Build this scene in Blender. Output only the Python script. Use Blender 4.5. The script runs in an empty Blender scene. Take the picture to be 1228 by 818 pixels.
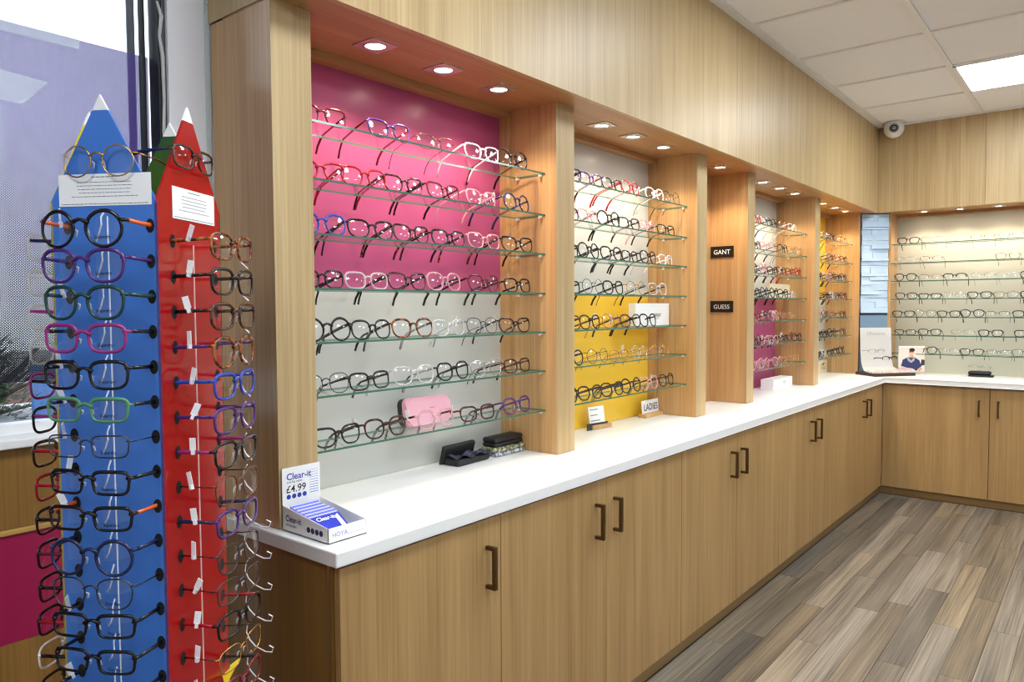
import bpy, bmesh, math, random
from mathutils import Vector, Matrix

random.seed(7)
C = bpy.context.scene.collection
SC = bpy.context.scene
R = math.radians


def lin(r, g, b):
    f = lambda c: (c / 255 / 12.92) if c / 255 <= 0.04045 else ((c / 255 + 0.055) / 1.055) ** 2.4
    return (f(r), f(g), f(b), 1.0)


# ------------------------------------------------------------------ camera
cam = bpy.data.cameras.new('camera')
cam.sensor_fit = 'HORIZONTAL'
cam.sensor_width = 36.0
cam.lens = 36.0 * 879.12 / 1228.0
cam.clip_start = 0.02
cam.clip_end = 200
co = bpy.data.objects.new('camera', cam)
C.objects.link(co)
yaw, pit, rol = R(39.244), R(-2.5756), R(-0.2967)
F = Vector((-math.sin(yaw) * math.cos(pit), math.cos(yaw) * math.cos(pit), math.sin(pit)))
RV = Vector((math.cos(yaw), math.sin(yaw), 0))
UV = RV.cross(F)
R2 = math.cos(rol) * RV + math.sin(rol) * UV
U2 = -math.sin(rol) * RV + math.cos(rol) * UV
m = Matrix((R2, U2, -F)).transposed().to_4x4()
m.translation = Vector((0, 0, 1.4476))
co.matrix_world = m
SC.camera = co

# ------------------------------------------------------------------ world / exposure
W = bpy.data.worlds.new('sky')
SC.world = W
W.use_nodes = True
bg = W.node_tree.nodes['Background']
bg.inputs[0].default_value = (0.86, 0.92, 1.0, 1)
bg.inputs[1].default_value = 1.5
SC.view_settings.view_transform = 'Standard'
SC.view_settings.look = 'None'
SC.view_settings.gamma = 1.0
SC.view_settings.use_curve_mapping = False
SC.view_settings.exposure = 0.66
SC.cycles.max_bounces = 8
SC.cycles.diffuse_bounces = 4
SC.cycles.glossy_bounces = 3
SC.cycles.transmission_bounces = 4
SC.cycles.transparent_max_bounces = 32
SC.cycles.sample_clamp_indirect = 6.0
SC.cycles.caustics_reflective = False
SC.cycles.caustics_refractive = False
SC.cycles.use_denoising = True
SC.cycles.filter_width = 1.15
PANEL_STRENGTH = 16.0      # ceiling panels
SPOT_WATT = 9.0           # downlights
SPOT_COL = (1.0, 0.79, 0.58)

# ------------------------------------------------------------------ materials
MATS = {}


def nt(name):
    mt = bpy.data.materials.new(name)
    mt.use_nodes = True
    return mt, mt.node_tree.nodes, mt.node_tree.links, mt.node_tree.nodes['Principled BSDF']


def plain(name, rgb, rough=0.5, metal=0.0, spec=0.5, emit=None, es=0.0, noise=0.0, nscale=40.0, coat=0.0):
    if name in MATS:
        return MATS[name]
    mt, N, L, b = nt(name)
    c = lin(*rgb)
    b.inputs['Base Color'].default_value = c
    b.inputs['Roughness'].default_value = rough
    b.inputs['Metallic'].default_value = metal
    b.inputs['Specular IOR Level'].default_value = spec
    b.inputs['Coat Weight'].default_value = coat
    if emit:
        b.inputs['Emission Color'].default_value = (*emit, 1)
        b.inputs['Emission Strength'].default_value = es
    if noise:
        g = N.new('ShaderNodeNewGeometry')
        n = N.new('ShaderNodeTexNoise')
        n.inputs['Scale'].default_value = nscale
        n.inputs['Detail'].default_value = 5
        L.new(g.outputs['Position'], n.inputs['Vector'])
        mx = N.new('ShaderNodeMix')
        mx.data_type = 'RGBA'
        mx.inputs[6].default_value = tuple(x * (1 - noise) for x in c[:3]) + (1,)
        mx.inputs[7].default_value = tuple(min(1, x * (1 + noise)) for x in c[:3]) + (1,)
        L.new(n.outputs['Fac'], mx.inputs[0])
        L.new(mx.outputs[2], b.inputs['Base Color'])
    MATS[name] = mt
    return mt


def wood(name, dark, light, axis='z', rough=0.38, fine=150.0, bump=0.05, vary=0.0, spec=0.5):
    if name in MATS:
        return MATS[name]
    mt, N, L, b = nt(name)
    g = N.new('ShaderNodeNewGeometry')
    oi = N.new('ShaderNodeObjectInfo')
    add = N.new('ShaderNodeVectorMath'); add.operation = 'ADD'
    mul = N.new('ShaderNodeMath'); mul.operation = 'MULTIPLY'; mul.inputs[1].default_value = 17.0
    L.new(oi.outputs['Random'], mul.inputs[0])
    L.new(g.outputs['Position'], add.inputs[0])
    L.new(mul.outputs[0], add.inputs[1])

    def noise(across, along, detail, dist=0.0):
        v = N.new('ShaderNodeVectorMath'); v.operation = 'MULTIPLY'
        s = [across, across, across]
        s['xyz'.index(axis)] = along
        v.inputs[1].default_value = s
        L.new(add.outputs[0], v.inputs[0])
        n = N.new('ShaderNodeTexNoise')
        n.inputs['Scale'].default_value = 1.0
        n.inputs['Detail'].default_value = detail
        n.inputs['Distortion'].default_value = dist
        L.new(v.outputs[0], n.inputs['Vector'])
        return n.outputs['Fac']
    a = noise(fine, 2.2, 4)
    c = noise(14.0, 0.55, 3, 0.6)
    mx = N.new('ShaderNodeMix'); mx.data_type = 'FLOAT'; mx.inputs[0].default_value = 0.5
    L.new(a, mx.inputs[2]); L.new(c, mx.inputs[3])
    out = mx.outputs[0]
    r = N.new('ShaderNodeValToRGB')
    r.color_ramp.elements[0].position = 0.33
    r.color_ramp.elements[0].color = lin(*dark)
    r.color_ramp.elements[1].position = 0.66
    r.color_ramp.elements[1].color = lin(*light)
    L.new(out, r.inputs[0])
    col = r.outputs[0]
    if vary:
        hs = N.new('ShaderNodeHueSaturation')
        ma = N.new('ShaderNodeMapRange')
        ma.inputs[3].default_value = 1 - vary
        ma.inputs[4].default_value = 1 + vary
        L.new(oi.outputs['Random'], ma.inputs[0])
        L.new(ma.outputs[0], hs.inputs['Value'])
        m7 = N.new('ShaderNodeMath'); m7.operation = 'MULTIPLY'; m7.inputs[1].default_value = 7.31
        fr_ = N.new('ShaderNodeMath'); fr_.operation = 'FRACT'
        mb = N.new('ShaderNodeMapRange'); mb.inputs[3].default_value = 0.65; mb.inputs[4].default_value = 1.25
        L.new(oi.outputs['Random'], m7.inputs[0]); L.new(m7.outputs[0], fr_.inputs[0]); L.new(fr_.outputs[0], mb.inputs[0])
        L.new(mb.outputs[0], hs.inputs['Saturation'])
        L.new(col, hs.inputs['Color'])
        col = hs.outputs[0]
    L.new(col, b.inputs['Base Color'])
    b.inputs['Roughness'].default_value = rough
    b.inputs['Specular IOR Level'].default_value = spec
    if bump:
        bp = N.new('ShaderNodeBump')
        bp.inputs['Strength'].default_value = bump
        bp.inputs['Distance'].default_value = 0.002
        L.new(a, bp.inputs['Height'])
        L.new(bp.outputs[0], b.inputs['Normal'])
    MATS[name] = mt
    return mt


def clearglass(name, tint=(1, 1, 1), ior=1.5, rough=0.0, gcol=(1, 1, 1), fac=None):
    """thin sheet of glass: straight-through transparency plus Fresnel reflection"""
    if name in MATS:
        return MATS[name]
    mt, N, L, b = nt(name)
    N.remove(b)
    o = N['Material Output']
    t = N.new('ShaderNodeBsdfTransparent'); t.inputs[0].default_value = (*tint, 1)
    gl = N.new('ShaderNodeBsdfGlossy'); gl.inputs['Roughness'].default_value = rough
    gl.inputs[0].default_value = (*gcol, 1)
    fr = N.new('ShaderNodeFresnel'); fr.inputs[0].default_value = ior
    mx = N.new('ShaderNodeMixShader')
    if fac:      # coated sheet: base reflectance plus a grazing term
        lw = N.new('ShaderNodeLayerWeight'); lw.inputs[0].default_value = 0.5
        pw = N.new('ShaderNodeMath'); pw.operation = 'POWER'; pw.inputs[1].default_value = 5.0
        ma = N.new('ShaderNodeMath'); ma.operation = 'MULTIPLY_ADD'; ma.inputs[1].default_value = fac[1]; ma.inputs[2].default_value = fac[0]
        L.new(lw.outputs['Facing'], pw.inputs[0]); L.new(pw.outputs[0], ma.inputs[0])
        fr = ma
    L.new(fr.outputs[0], mx.inputs[0]); L.new(t.outputs[0], mx.inputs[1]); L.new(gl.outputs[0], mx.inputs[2])
    L.new(mx.outputs[0], o.inputs['Surface'])
    MATS[name] = mt
    return mt


def translucent_plastic(name, rgb, alpha=0.5, rough=0.15):
    """clear acetate: part of the light goes straight through"""
    if name in MATS:
        return MATS[name]
    mt, N, L, b = nt(name)
    b.inputs['Base Color'].default_value = lin(*rgb)
    b.inputs['Roughness'].default_value = rough
    b.inputs['Alpha'].default_value = alpha
    MATS[name] = mt
    return mt


def tortoise(name, dark, light):
    if name in MATS:
        return MATS[name]
    mt, N, L, b = nt(name)
    tc = N.new('ShaderNodeTexCoord')
    n = N.new('ShaderNodeTexNoise'); n.inputs['Scale'].default_value = 85; n.inputs['Detail'].default_value = 2
    L.new(tc.outputs['Object'], n.inputs['Vector'])
    r = N.new('ShaderNodeValToRGB')
    r.color_ramp.elements[0].position = 0.45; r.color_ramp.elements[0].color = lin(*dark)
    r.color_ramp.elements[1].position = 0.62; r.color_ramp.elements[1].color = lin(*light)
    L.new(n.outputs['Fac'], r.inputs[0]); L.new(r.outputs[0], b.inputs['Base Color'])
    b.inputs['Roughness'].default_value = 0.18
    MATS[name] = mt
    return mt


def perforated(name, rgb, trans, weight):
    """perforated window film: rows of round holes, printed film between them"""
    mt, N, L, b = nt(name)
    o = N['Material Output']
    g = N.new('ShaderNodeNewGeometry')
    sep = N.new('ShaderNodeSeparateXYZ')
    L.new(g.outputs['Position'], sep.inputs[0])
    P = 0.0058

    def M(op, a, b_=None):
        n = N.new('ShaderNodeMath'); n.operation = op
        for k, v in ((0, a), (1, b_)):
            if v is None:
                continue
            if isinstance(v, (int, float)):
                n.inputs[k].default_value = v
            else:
                L.new(v, n.inputs[k])
        return n.outputs[0]

    def dots(oy, oz):
        y = M('SUBTRACT', M('FRACT', M('ADD', M('DIVIDE', sep.outputs[1], P), oy)), 0.5)
        z = M('SUBTRACT', M('FRACT', M('ADD', M('DIVIDE', sep.outputs[2], P), oz)), 0.5)
        return M('LESS_THAN', M('ADD', M('MULTIPLY', y, y), M('MULTIPLY', z, z)), 0.19 ** 2)
    hole = M('MAXIMUM', dots(0, 0), dots(0.5, 0.5))
    tr = N.new('ShaderNodeBsdfTransparent')
    tl = N.new('ShaderNodeBsdfTranslucent'); tl.inputs[0].default_value = (*trans, 1)
    mr = N.new('ShaderNodeMapRange')      # film colour goes from lavender to near black towards the bottom
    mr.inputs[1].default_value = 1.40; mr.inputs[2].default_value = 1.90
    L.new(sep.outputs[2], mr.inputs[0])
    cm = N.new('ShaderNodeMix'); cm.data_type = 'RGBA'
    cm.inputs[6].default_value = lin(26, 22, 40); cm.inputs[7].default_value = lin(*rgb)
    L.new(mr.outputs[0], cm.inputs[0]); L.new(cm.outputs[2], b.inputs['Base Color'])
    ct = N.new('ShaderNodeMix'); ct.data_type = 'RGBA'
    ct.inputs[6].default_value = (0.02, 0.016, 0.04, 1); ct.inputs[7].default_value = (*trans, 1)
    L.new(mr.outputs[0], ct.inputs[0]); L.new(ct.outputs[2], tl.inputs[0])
    b.inputs['Roughness'].default_value = 0.5
    m1 = N.new('ShaderNodeMixShader'); m1.inputs[0].default_value = weight
    L.new(b.outputs[0], m1.inputs[1]); L.new(tl.outputs[0], m1.inputs[2])
    m2 = N.new('ShaderNodeMixShader')
    L.new(hole, m2.inputs[0]); L.new(m1.outputs[0], m2.inputs[1]); L.new(tr.outputs[0], m2.inputs[2])
    L.new(m2.outputs[0], o.inputs['Surface'])
    MATS[name] = mt
    return mt


OAK_D, OAK_L = (160, 128, 82), (196, 165, 116)
oak_z = wood('oak_upright_grain', (166, 138, 94), (198, 172, 126), 'z', rough=0.40, spec=0.45)
oak_y = wood('oak_long_grain', (158, 112, 68), (190, 146, 96), 'y')
oak_x = wood('oak_cross_grain', (158, 112, 68), (190, 146, 96), 'x')
oak_w = wood('oak_display_grain', (168, 128, 82), (206, 165, 113), 'z', rough=0.28)
oak_door = wood('oak_door_grain', (150, 116, 70), (184, 149, 98), 'z', rough=0.42)
oak_clad = wood('oak_cladding_grain', (120, 84, 36), (152, 112, 56), 'z')
floor_wood = wood('floor_plank_grain', (54, 51, 46), (146, 132, 112), 'y', rough=0.40, fine=170.0, bump=0.12, vary=0.34)
white_top = plain('white_worktop_laminate', (238, 238, 236), 0.35)
white = plain('white_plastic', (240, 240, 240), 0.4)
paper = plain('white_paper', (245, 245, 243), 0.6)
ink = plain('grey_ink', (130, 132, 140), 0.7)
black_ink = plain('black_ink', (20, 20, 22), 0.6)
blue_ink = plain('blue_ink', (38, 66, 170), 0.6)
wallpaint = plain('white_wall_paint', (226, 226, 230), 0.7, noise=0.02, nscale=9)
tile_mat = plain('mineral_ceiling_tile', (243, 243, 246), 0.9, noise=0.05, nscale=160)
tee_mat = plain('ceiling_tee_paint', (236, 234, 234), 0.5)
pink_pan = plain('pink_gloss_panel', (170, 76, 118), 0.28, spec=0.3)
white_pan = plain('pale_grey_gloss_panel', (194, 196, 191), 0.22, spec=0.3)
yellow_pan = plain('yellow_gloss_panel', (232, 188, 62), 0.22, spec=0.3)
back_pan = plain('sage_grey_gloss_panel', (196, 196, 180), 0.25, spec=0.3)
glass_shelf_m = clearglass('clear_shelf_glass', (0.975, 0.99, 0.985), 1.45, 0.0, fac=(0.02, 0.35))
glass_edge_m = plain('green_glass_edge', (70, 112, 92), 0.1)
lens_m = clearglass('demo_lens', (0.97, 0.98, 0.99), 1.5, 0.0, fac=(0.06, 0.30))
pane_m = clearglass('window_glass', (0.96, 0.98, 1.0), 1.45, 0.0)
acrylic = clearglass('clear_acrylic', (0.95, 0.96, 0.96), 1.6, 0.02)
peg_m = translucent_plastic('clear_peg', (235, 225, 215), 0.75)
bronze = plain('bronze_metal', (112, 92, 66), 0.35, 1.0)
steel = plain('brushed_steel', (180, 176, 168), 0.3, 1.0)
plate_m = plain('chrome_plate', (205, 198, 188), 0.38, 1.0)
lamp_m = plain('lamp_glow', (255, 240, 220), 0.5, emit=(1.0, 0.86, 0.70), es=30.0)
panel_m = plain('light_panel_diffuser', (255, 255, 255), 0.5, emit=(0.86, 0.935, 1.0), es=PANEL_STRENGTH)
black_fr = plain('black_window_frame', (20, 22, 27), 0.35)
blackp = plain('black_plastic', (16, 16, 18), 0.35)
black_case = plain('black_leatherette', (20, 20, 23), 0.55, noise=0.2, nscale=400)
blue_card = plain('blue_card', (64, 120, 204), 0.35)
red_card = plain('red_gloss_card', (168, 14, 18), 0.12)
green_card = plain('green_card', (36, 84, 30), 0.35)
yellow_card = plain('yellow_card', (222, 200, 40), 0.35)
cream = plain('cream_card', (226, 214, 182), 0.5)
pink_case = plain('pink_case', (236, 176, 192), 0.35)
dark_wood = plain('dark_wood', (52, 34, 26), 0.4)
light_wood = wood('light_stand_wood', (196, 150, 92), (222, 180, 118), 'y', bump=0)
stone_m = plain('pale_blue_stone', (178, 202, 224), 0.8, noise=0.12, nscale=30)
slate_blue = plain('slate_blue_paint', (112, 142, 166), 0.5)
clear_cord = translucent_plastic('clear_cord', (240, 244, 248), 0.75, 0.2)

FR = {
    'k': (plain('black_acetate', (14, 14, 16), 0.16), 'black', 1),
    'K': (plain('black_metal', (22, 22, 25), 0.3), 'thin black', 1),
    't': (tortoise('brown_tortoise', (58, 26, 12), (170, 96, 40)), 'brown tortoiseshell', 1),
    'T': (tortoise('dark_tortoise', (22, 12, 10), (92, 44, 26)), 'dark tortoiseshell', 1),
    'r': (plain('red_acetate', (168, 22, 36), 0.16), 'red', 1),
    'b': (plain('burgundy_acetate', (108, 24, 36), 0.16), 'burgundy', 1),
    'p': (plain('purple_acetate', (74, 40, 110), 0.16), 'purple', 1),
    'n': (plain('navy_acetate', (26, 38, 78), 0.18), 'navy', 1),
    'B': (plain('blue_acetate', (40, 70, 170), 0.18), 'blue', 1),
    'g': (plain('gold_metal', (206, 164, 98), 0.22, 1.0), 'gold wire', 0),
    's': (plain('silver_metal', (196, 196, 200), 0.22, 1.0), 'silver wire', 0),
    'm': (plain('gunmetal', (86, 86, 92), 0.3, 1.0), 'gunmetal grey', 0),
    'c': (translucent_plastic('clear_acetate', (225, 225, 225), 0.42), 'clear', 1),
    'P': (translucent_plastic('pink_clear_acetate', (232, 176, 184), 0.62), 'pale pink', 1),
    'G': (plain('green_acetate', (28, 62, 56), 0.18), 'dark green', 1),
    'L': (plain('lime_acetate', (84, 140, 104), 0.18), 'pale green', 1),
    'w': (plain('white_acetate', (238, 230, 230), 0.2), 'white', 1),
    'o': (plain('brown_metal', (112, 72, 46), 0.3, 0.6), 'brown metal', 0),
    'd': (plain('rose_metal', (196, 120, 96), 0.25, 0.8), 'rose gold wire', 0),
    'M': (plain('magenta_acetate', (150, 44, 118), 0.18), 'magenta', 1),
    'O': (plain('orange_acetate', (232, 98, 36), 0.25), 'orange', 1),
    'y': (plain('lime_yellow_acetate', (176, 200, 40), 0.25), 'lime', 1),
}

# ------------------------------------------------------------------ mesh helpers


def off(parent):
    v = Vector((0, 0, 0))
    while parent is not None:
        v += parent.location
        parent = parent.parent
    return v


def obj(name, bm, mat, parent=None, local=False, smooth=False, bevel=0.0, tag=None):
    me = bpy.data.meshes.new(name)
    if bevel:
        bmesh.ops.bevel(bm, geom=bm.edges[:], offset=bevel, segments=2, affect='EDGES', profile=0.5)
    if smooth:
        for f in bm.faces:
            f.smooth = True
    bmesh.ops.recalc_face_normals(bm, faces=bm.faces[:])
    if parent is not None and not local:
        bmesh.ops.translate(bm, verts=bm.verts[:], vec=-off(parent))
    bm.to_mesh(me)
    bm.free()
    for mm in (mat if isinstance(mat, (list, tuple)) else [mat]):
        me.materials.append(mm)
    o = bpy.data.objects.new(name, me)
    C.objects.link(o)
    o.parent = parent
    if tag:
        o['label'] = tag
    return o


def thing(name, label, cat, loc=(0, 0, 0), rz=0.0, group=None):
    o = bpy.data.objects.new(name, None)
    C.objects.link(o)
    o.location = loc
    o.rotation_euler = (0, 0, rz)
    o.empty_display_size = 0.05
    o['label'] = label
    o['category'] = cat
    if group:
        o['group'] = group
    return o


def tagm(o, label, cat, group=None):
    o['label'] = label
    o['category'] = cat
    if group:
        o['group'] = group
    return o


def structure(o, label=None):
    o['kind'] = 'structure'
    if label:
        o['label'] = label
    return o


def bx(bm, x0, x1, y0, y1, z0, z1, mi=0):
    x0, x1 = min(x0, x1), max(x0, x1)
    y0, y1 = min(y0, y1), max(y0, y1)
    z0, z1 = min(z0, z1), max(z0, z1)
    v = [bm.verts.new(p) for p in ((x0, y0, z0), (x1, y0, z0), (x1, y1, z0), (x0, y1, z0), (x0, y0, z1), (x1, y0, z1), (x1, y1, z1), (x0, y1, z1))]
    fs = [(0, 3, 2, 1), (4, 5, 6, 7), (0, 1, 5, 4), (1, 2, 6, 5), (2, 3, 7, 6), (3, 0, 4, 7)]
    for f in fs:
        bm.faces.new([v[i] for i in f]).material_index = mi
    return bm


def box(*a):
    return bx(bmesh.new(), *a)


def prism(pts, d, bm=None):
    """closed outline (list of 3D points) extruded by vector d"""
    bm = bm or bmesh.new()
    d = Vector(d)
    a = [bm.verts.new(p) for p in pts]
    b = [bm.verts.new(Vector(p) + d) for p in pts]
    bm.faces.new(a[::-1])
    bm.faces.new(b)
    n = len(pts)
    for i in range(n):
        bm.faces.new((a[i], a[(i + 1) % n], b[(i + 1) % n], b[i]))
    return bm


def tube(bm, pts, r, seg=6, mi=0, r2=None):
    pts = [Vector(p) for p in pts]
    rings = []
    n = len(pts)
    for i, p in enumerate(pts):
        t = (pts[min(i + 1, n - 1)] - pts[max(i - 1, 0)]).normalized()
        up = Vector((0, 0, 1)) if abs(t.z) < 0.9 else Vector((0, 1, 0))
        a = t.cross(up).normalized()
        b = a.cross(t)
        rr = r[i] if isinstance(r, (list, tuple)) else r
        rb = (r2[i] if isinstance(r2, (list, tuple)) else r2) if r2 else rr
        rings.append([bm.verts.new(p + a * math.cos(2 * math.pi * k / seg) * rr + b * math.sin(2 * math.pi * k / seg) * rb) for k in range(seg)])
    for i in range(n - 1):
        for k in range(seg):
            bm.faces.new((rings[i][k], rings[i][(k + 1) % seg], rings[i + 1][(k + 1) % seg], rings[i + 1][k])).material_index = mi
    bm.faces.new(rings[0][::-1]).material_index = mi
    bm.faces.new(rings[-1]).material_index = mi
    return bm


def disc(bm, c, r, h, axis='z', seg=24, mi=0):
    """short solid cylinder from c along axis by h"""
    c = Vector(c)
    ax = {'x': (Vector((0, 1, 0)), Vector((0, 0, 1)), Vector((1, 0, 0))), 'y': (Vector((0, 0, 1)), Vector((1, 0, 0)), Vector((0, 1, 0))), 'z': (Vector((1, 0, 0)), Vector((0, 1, 0)), Vector((0, 0, 1)))}[axis]
    a = [bm.verts.new(c + ax[0] * r * math.cos(2 * math.pi * k / seg) + ax[1] * r * math.sin(2 * math.pi * k / seg)) for k in range(seg)]
    b = [bm.verts.new(v.co + ax[2] * h) for v in a]
    bm.faces.new(a[::-1]).material_index = mi
    bm.faces.new(b).material_index = mi
    for k in range(seg):
        bm.faces.new((a[k], a[(k + 1) % seg], b[(k + 1) % seg], b[k])).material_index = mi
    return bm


TXT = {}


def text(name, s, size, mat, parent, origin, right, up, align='CENTER', depth=0.0006, bold=0.0, local=False):
    """flat lettering as real geometry, laid out along right/up from origin"""
    key = (s, align, bold)
    if key not in TXT:
        cu = bpy.data.curves.new('t', 'FONT')
        cu.body = s
        cu.size = 1.0
        cu.align_x = align
        cu.resolution_u = 3
        cu.offset = bold
        to = bpy.data.objects.new('t', cu)
        C.objects.link(to)
        dg = bpy.context.evaluated_depsgraph_get()
        me = bpy.data.meshes.new_from_object(to.evaluated_get(dg))
        TXT[key] = ([v.co.copy() for v in me.vertices], [tuple(p.vertices) for p in me.polygons])
        bpy.data.objects.remove(to)
        bpy.data.curves.remove(cu)
    vs, fs = TXT[key]
    r, u = Vector(right).normalized(), Vector(up).normalized()
    n = r.cross(u)
    bm = bmesh.new()
    vv = [bm.verts.new(Vector(origin) + r * v.x * size + u * v.y * size + n * depth) for v in vs]
    for f in fs:
        try:
            bm.faces.new([vv[i] for i in f])
        except ValueError:
            pass
    me = bpy.data.meshes.new(name)
    if parent is not None and not local:
        bmesh.ops.translate(bm, verts=bm.verts[:], vec=-off(parent))
    bm.to_mesh(me)
    bm.free()
    me.materials.append(mat)
    o = bpy.data.objects.new(name, me)
    C.objects.link(o)
    o.parent = parent
    return o


def dup(o, parent, name=None):
    c = o.copy()
    if name:
        c.name = name
    C.objects.link(c)
    c.parent = parent
    return c


ORD = ['zeroth', 'first', 'second', 'third', 'fourth', 'fifth', 'sixth', 'seventh', 'eighth', 'ninth', 'tenth', 'eleventh', 'twelfth', 'thirteenth', 'fourteenth', 'fifteenth']

# ------------------------------------------------------------------ main dimensions
ZW = 0.90            # worktop
ZS = 2.1977          # soffit of the bulkhead
ZC = 2.8726          # ceiling
XF, YF = -1.4767, 6.4656     # bulkhead faces
XP = -1.5835         # pillar fronts
XB = -1.845          # back panels
YB = 6.79
XR, YN = 3.2, -2.6   # far side and near end of the room
PIL = [(1.025, 1.14), (2.2, 2.315), (3.375, 3.49), (4.025, 4.13), (5.228, 5.337)]

# ------------------------------------------------------------------ floor
fl = structure(obj('floor', box(-2.4, XR, YN, 7.0, -0.10, -0.006), plain('floor_underlay', (52, 48, 42), 0.8)), 'grey brown timber effect plank floor')
PW = 0.1085
full = None
rows = range(0, 42)
LEN = 0.98
for i in rows:
    x0 = -1.358 + i * PW - 0.0
    y = YN - random.random() * LEN
    first = True
    while y < 6.16:
        y1 = min(y + LEN, 6.16)
        ya = max(y, YN)
        if i < 20 and y1 > 1.2 or i >= 20:
            L_ = y1 - ya
            if i >= 20 or y1 <= 1.2:
                pass
        if i < 19 and y1 > 1.0:
            if abs((y1 - ya) - LEN) < 1e-6 and full is not None:
                p = full.copy(); C.objects.link(p)
            else:
                p = obj('plank', box(0.0008, PW - 0.0008, 0.0008, y1 - ya - 0.0008, -0.006, 0.0), floor_wood)
                if abs((y1 - ya) - LEN) < 1e-6:
                    full = p
            p.parent = fl
            p.location = (x0, ya, 0)
        y += LEN
# the part of the floor outside the view goes on as one sheet of planks
bm = bmesh.new()
for i in rows:
    x0 = -1.358 + i * PW
    y = YN
    while y < (0.95 if i < 19 else 6.16):
        y1 = min(y + LEN, 1.0 if i < 19 else 6.16)
        bx(bm, x0 + 0.0008, x0 + PW - 0.0008, y, y1 - 0.001, -0.006, -0.0005)
        y += LEN
o = obj('plank_field', bm, floor_wood, fl)
o['kind'] = 'stuff'

# ------------------------------------------------------------------ ceiling
ce = structure(obj('ceiling', box(-2.2, XR, YN, 7.0, ZC + 0.02, ZC + 0.1), tile_mat), 'suspended ceiling of pale mineral tiles')
TP = 0.69
ys = [3.71 + TP * k for k in range(-9, 6)]
xs = [-1.44, -0.78, -0.095, 0.585, 1.265, 1.945, 2.625, 3.2]
PANELS = {}
tile0 = None
for i in range(len(xs) - 1):
    for k in range(len(ys) - 1):
        a, b2 = xs[i] + 0.012, xs[i + 1] - 0.012
        c, d = ys[k] + 0.012, min(ys[k + 1], YF if xs[i] < 3 else YF) - 0.012
        if d - c < 0.05 or d > 6.6:
            continue
        if (i in (1, 4)) and k in (2, 5, 8, 11):
            PANELS[(i, k)] = (a, b2, c, d)
            continue
        t = obj('ceiling_tile', box(a, b2, c, d, ZC + 0.005, ZC + 0.0195), tile_mat, ce)
for x in xs[:-1]:
    w = 0.017 if x > -1 else 0.012
    obj('ceiling_tee', box(x - w, x + w, YN, YF, ZC - 0.004, ZC + 0.02), tee_mat, ce)
for y in ys:
    if YN < y < YF:
        obj('ceiling_tee', box(-1.44, XR, y - 0.010, y + 0.010, ZC - 0.0035, ZC + 0.02), tee_mat, ce)
obj('ceiling_edge_angle', box(XF + 0.0, XF + 0.03, 1.0, YF, ZC - 0.006, ZC + 0.02), tee_mat, ce)
obj('ceiling_edge_angle', box(XF, XR, YF - 0.03, YF, ZC - 0.006, ZC + 0.02), tee_mat, ce)
PL = {(1, 11): 'square white light panel in the ceiling near the back counter'}
for n_, ((i, k), (a, b2, c, d)) in enumerate(sorted(PANELS.items())):
    lab = PL.get((i, k), 'square white ceiling light panel, ' + ORD[sorted(PANELS).index((i, k)) % 4 + 1] + (' from the near end, row beside the long display' if i == 1 else ' from the near end, row across the room'))
    t = thing('ceiling_light_panel', lab, 'ceiling light', ((a + b2) / 2, (c + d) / 2, ZC), group='ceiling light panels')
    bm = bmesh.new()
    for q in ((a, b2, c, c + 0.018), (a, b2, d - 0.018, d), (a, a + 0.018, c, d), (b2 - 0.018, b2, c, d)):
        bx(bm, *q, ZC - 0.006, ZC + 0.018)
    obj('light_frame', bm, white, t)
    obj('diffuser', box(a + 0.018, b2 - 0.018, c + 0.018, d - 0.018, ZC - 0.002, ZC + 0.01), panel_m, t)

# ------------------------------------------------------------------ outer walls
structure(obj('wall_right', box(XR, XR + 0.1, YN, 7.0, 0, ZC + 0.1), wallpaint))
structure(obj('wall_near', box(-2.2, XR, YN - 0.1, YN, 0, ZC + 0.1), wallpaint))
structure(obj('wall_back', box(-2.2, XR, 6.81, 6.91, 0, ZC + 0.1), wallpaint))
structure(obj('wall_display', box(-2.0, -1.865, 1.03, 6.9, 0, ZC + 0.1), wallpaint), 'wall behind the display bays')

# window wall
XWW = -1.87
ZSILL, ZHEAD, YJ = 1.165, 2.62, 0.915
wl = structure(obj('wall_left', box(-2.08, XWW - 0.018, YN, YJ, 0, ZSILL - 0.02), wallpaint), 'low wall under the shop window')
structure(obj('wall_left_header', box(-2.08, XWW, YN, YJ, ZHEAD, ZC + 0.1), wallpaint))
bm = bmesh.new()
N_ = 26
col = []
for j in range(N_ + 1):
    z = (ZC + 0.1) * j / N_
    jx = random.uniform(-0.004, 0.004)
    col.append((z, jx))
structure(obj('wall_pier', box(-1.945, XWW, YJ, 1.035, 0, ZC + 0.1), wallpaint), 'narrow white plastered pier beside the window')
bm = bmesh.new()
for j in range(60):
    z = ZC * j / 60
    bx(bm, XWW, XWW + random.uniform(0.003, 0.007), 1.012, 1.0245, z, z + ZC / 60)
structure(obj('wall_pier_edge', bm, plain('ragged_plaster', (196, 204, 204), 0.9, noise=0.1, nscale=90)))
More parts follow.
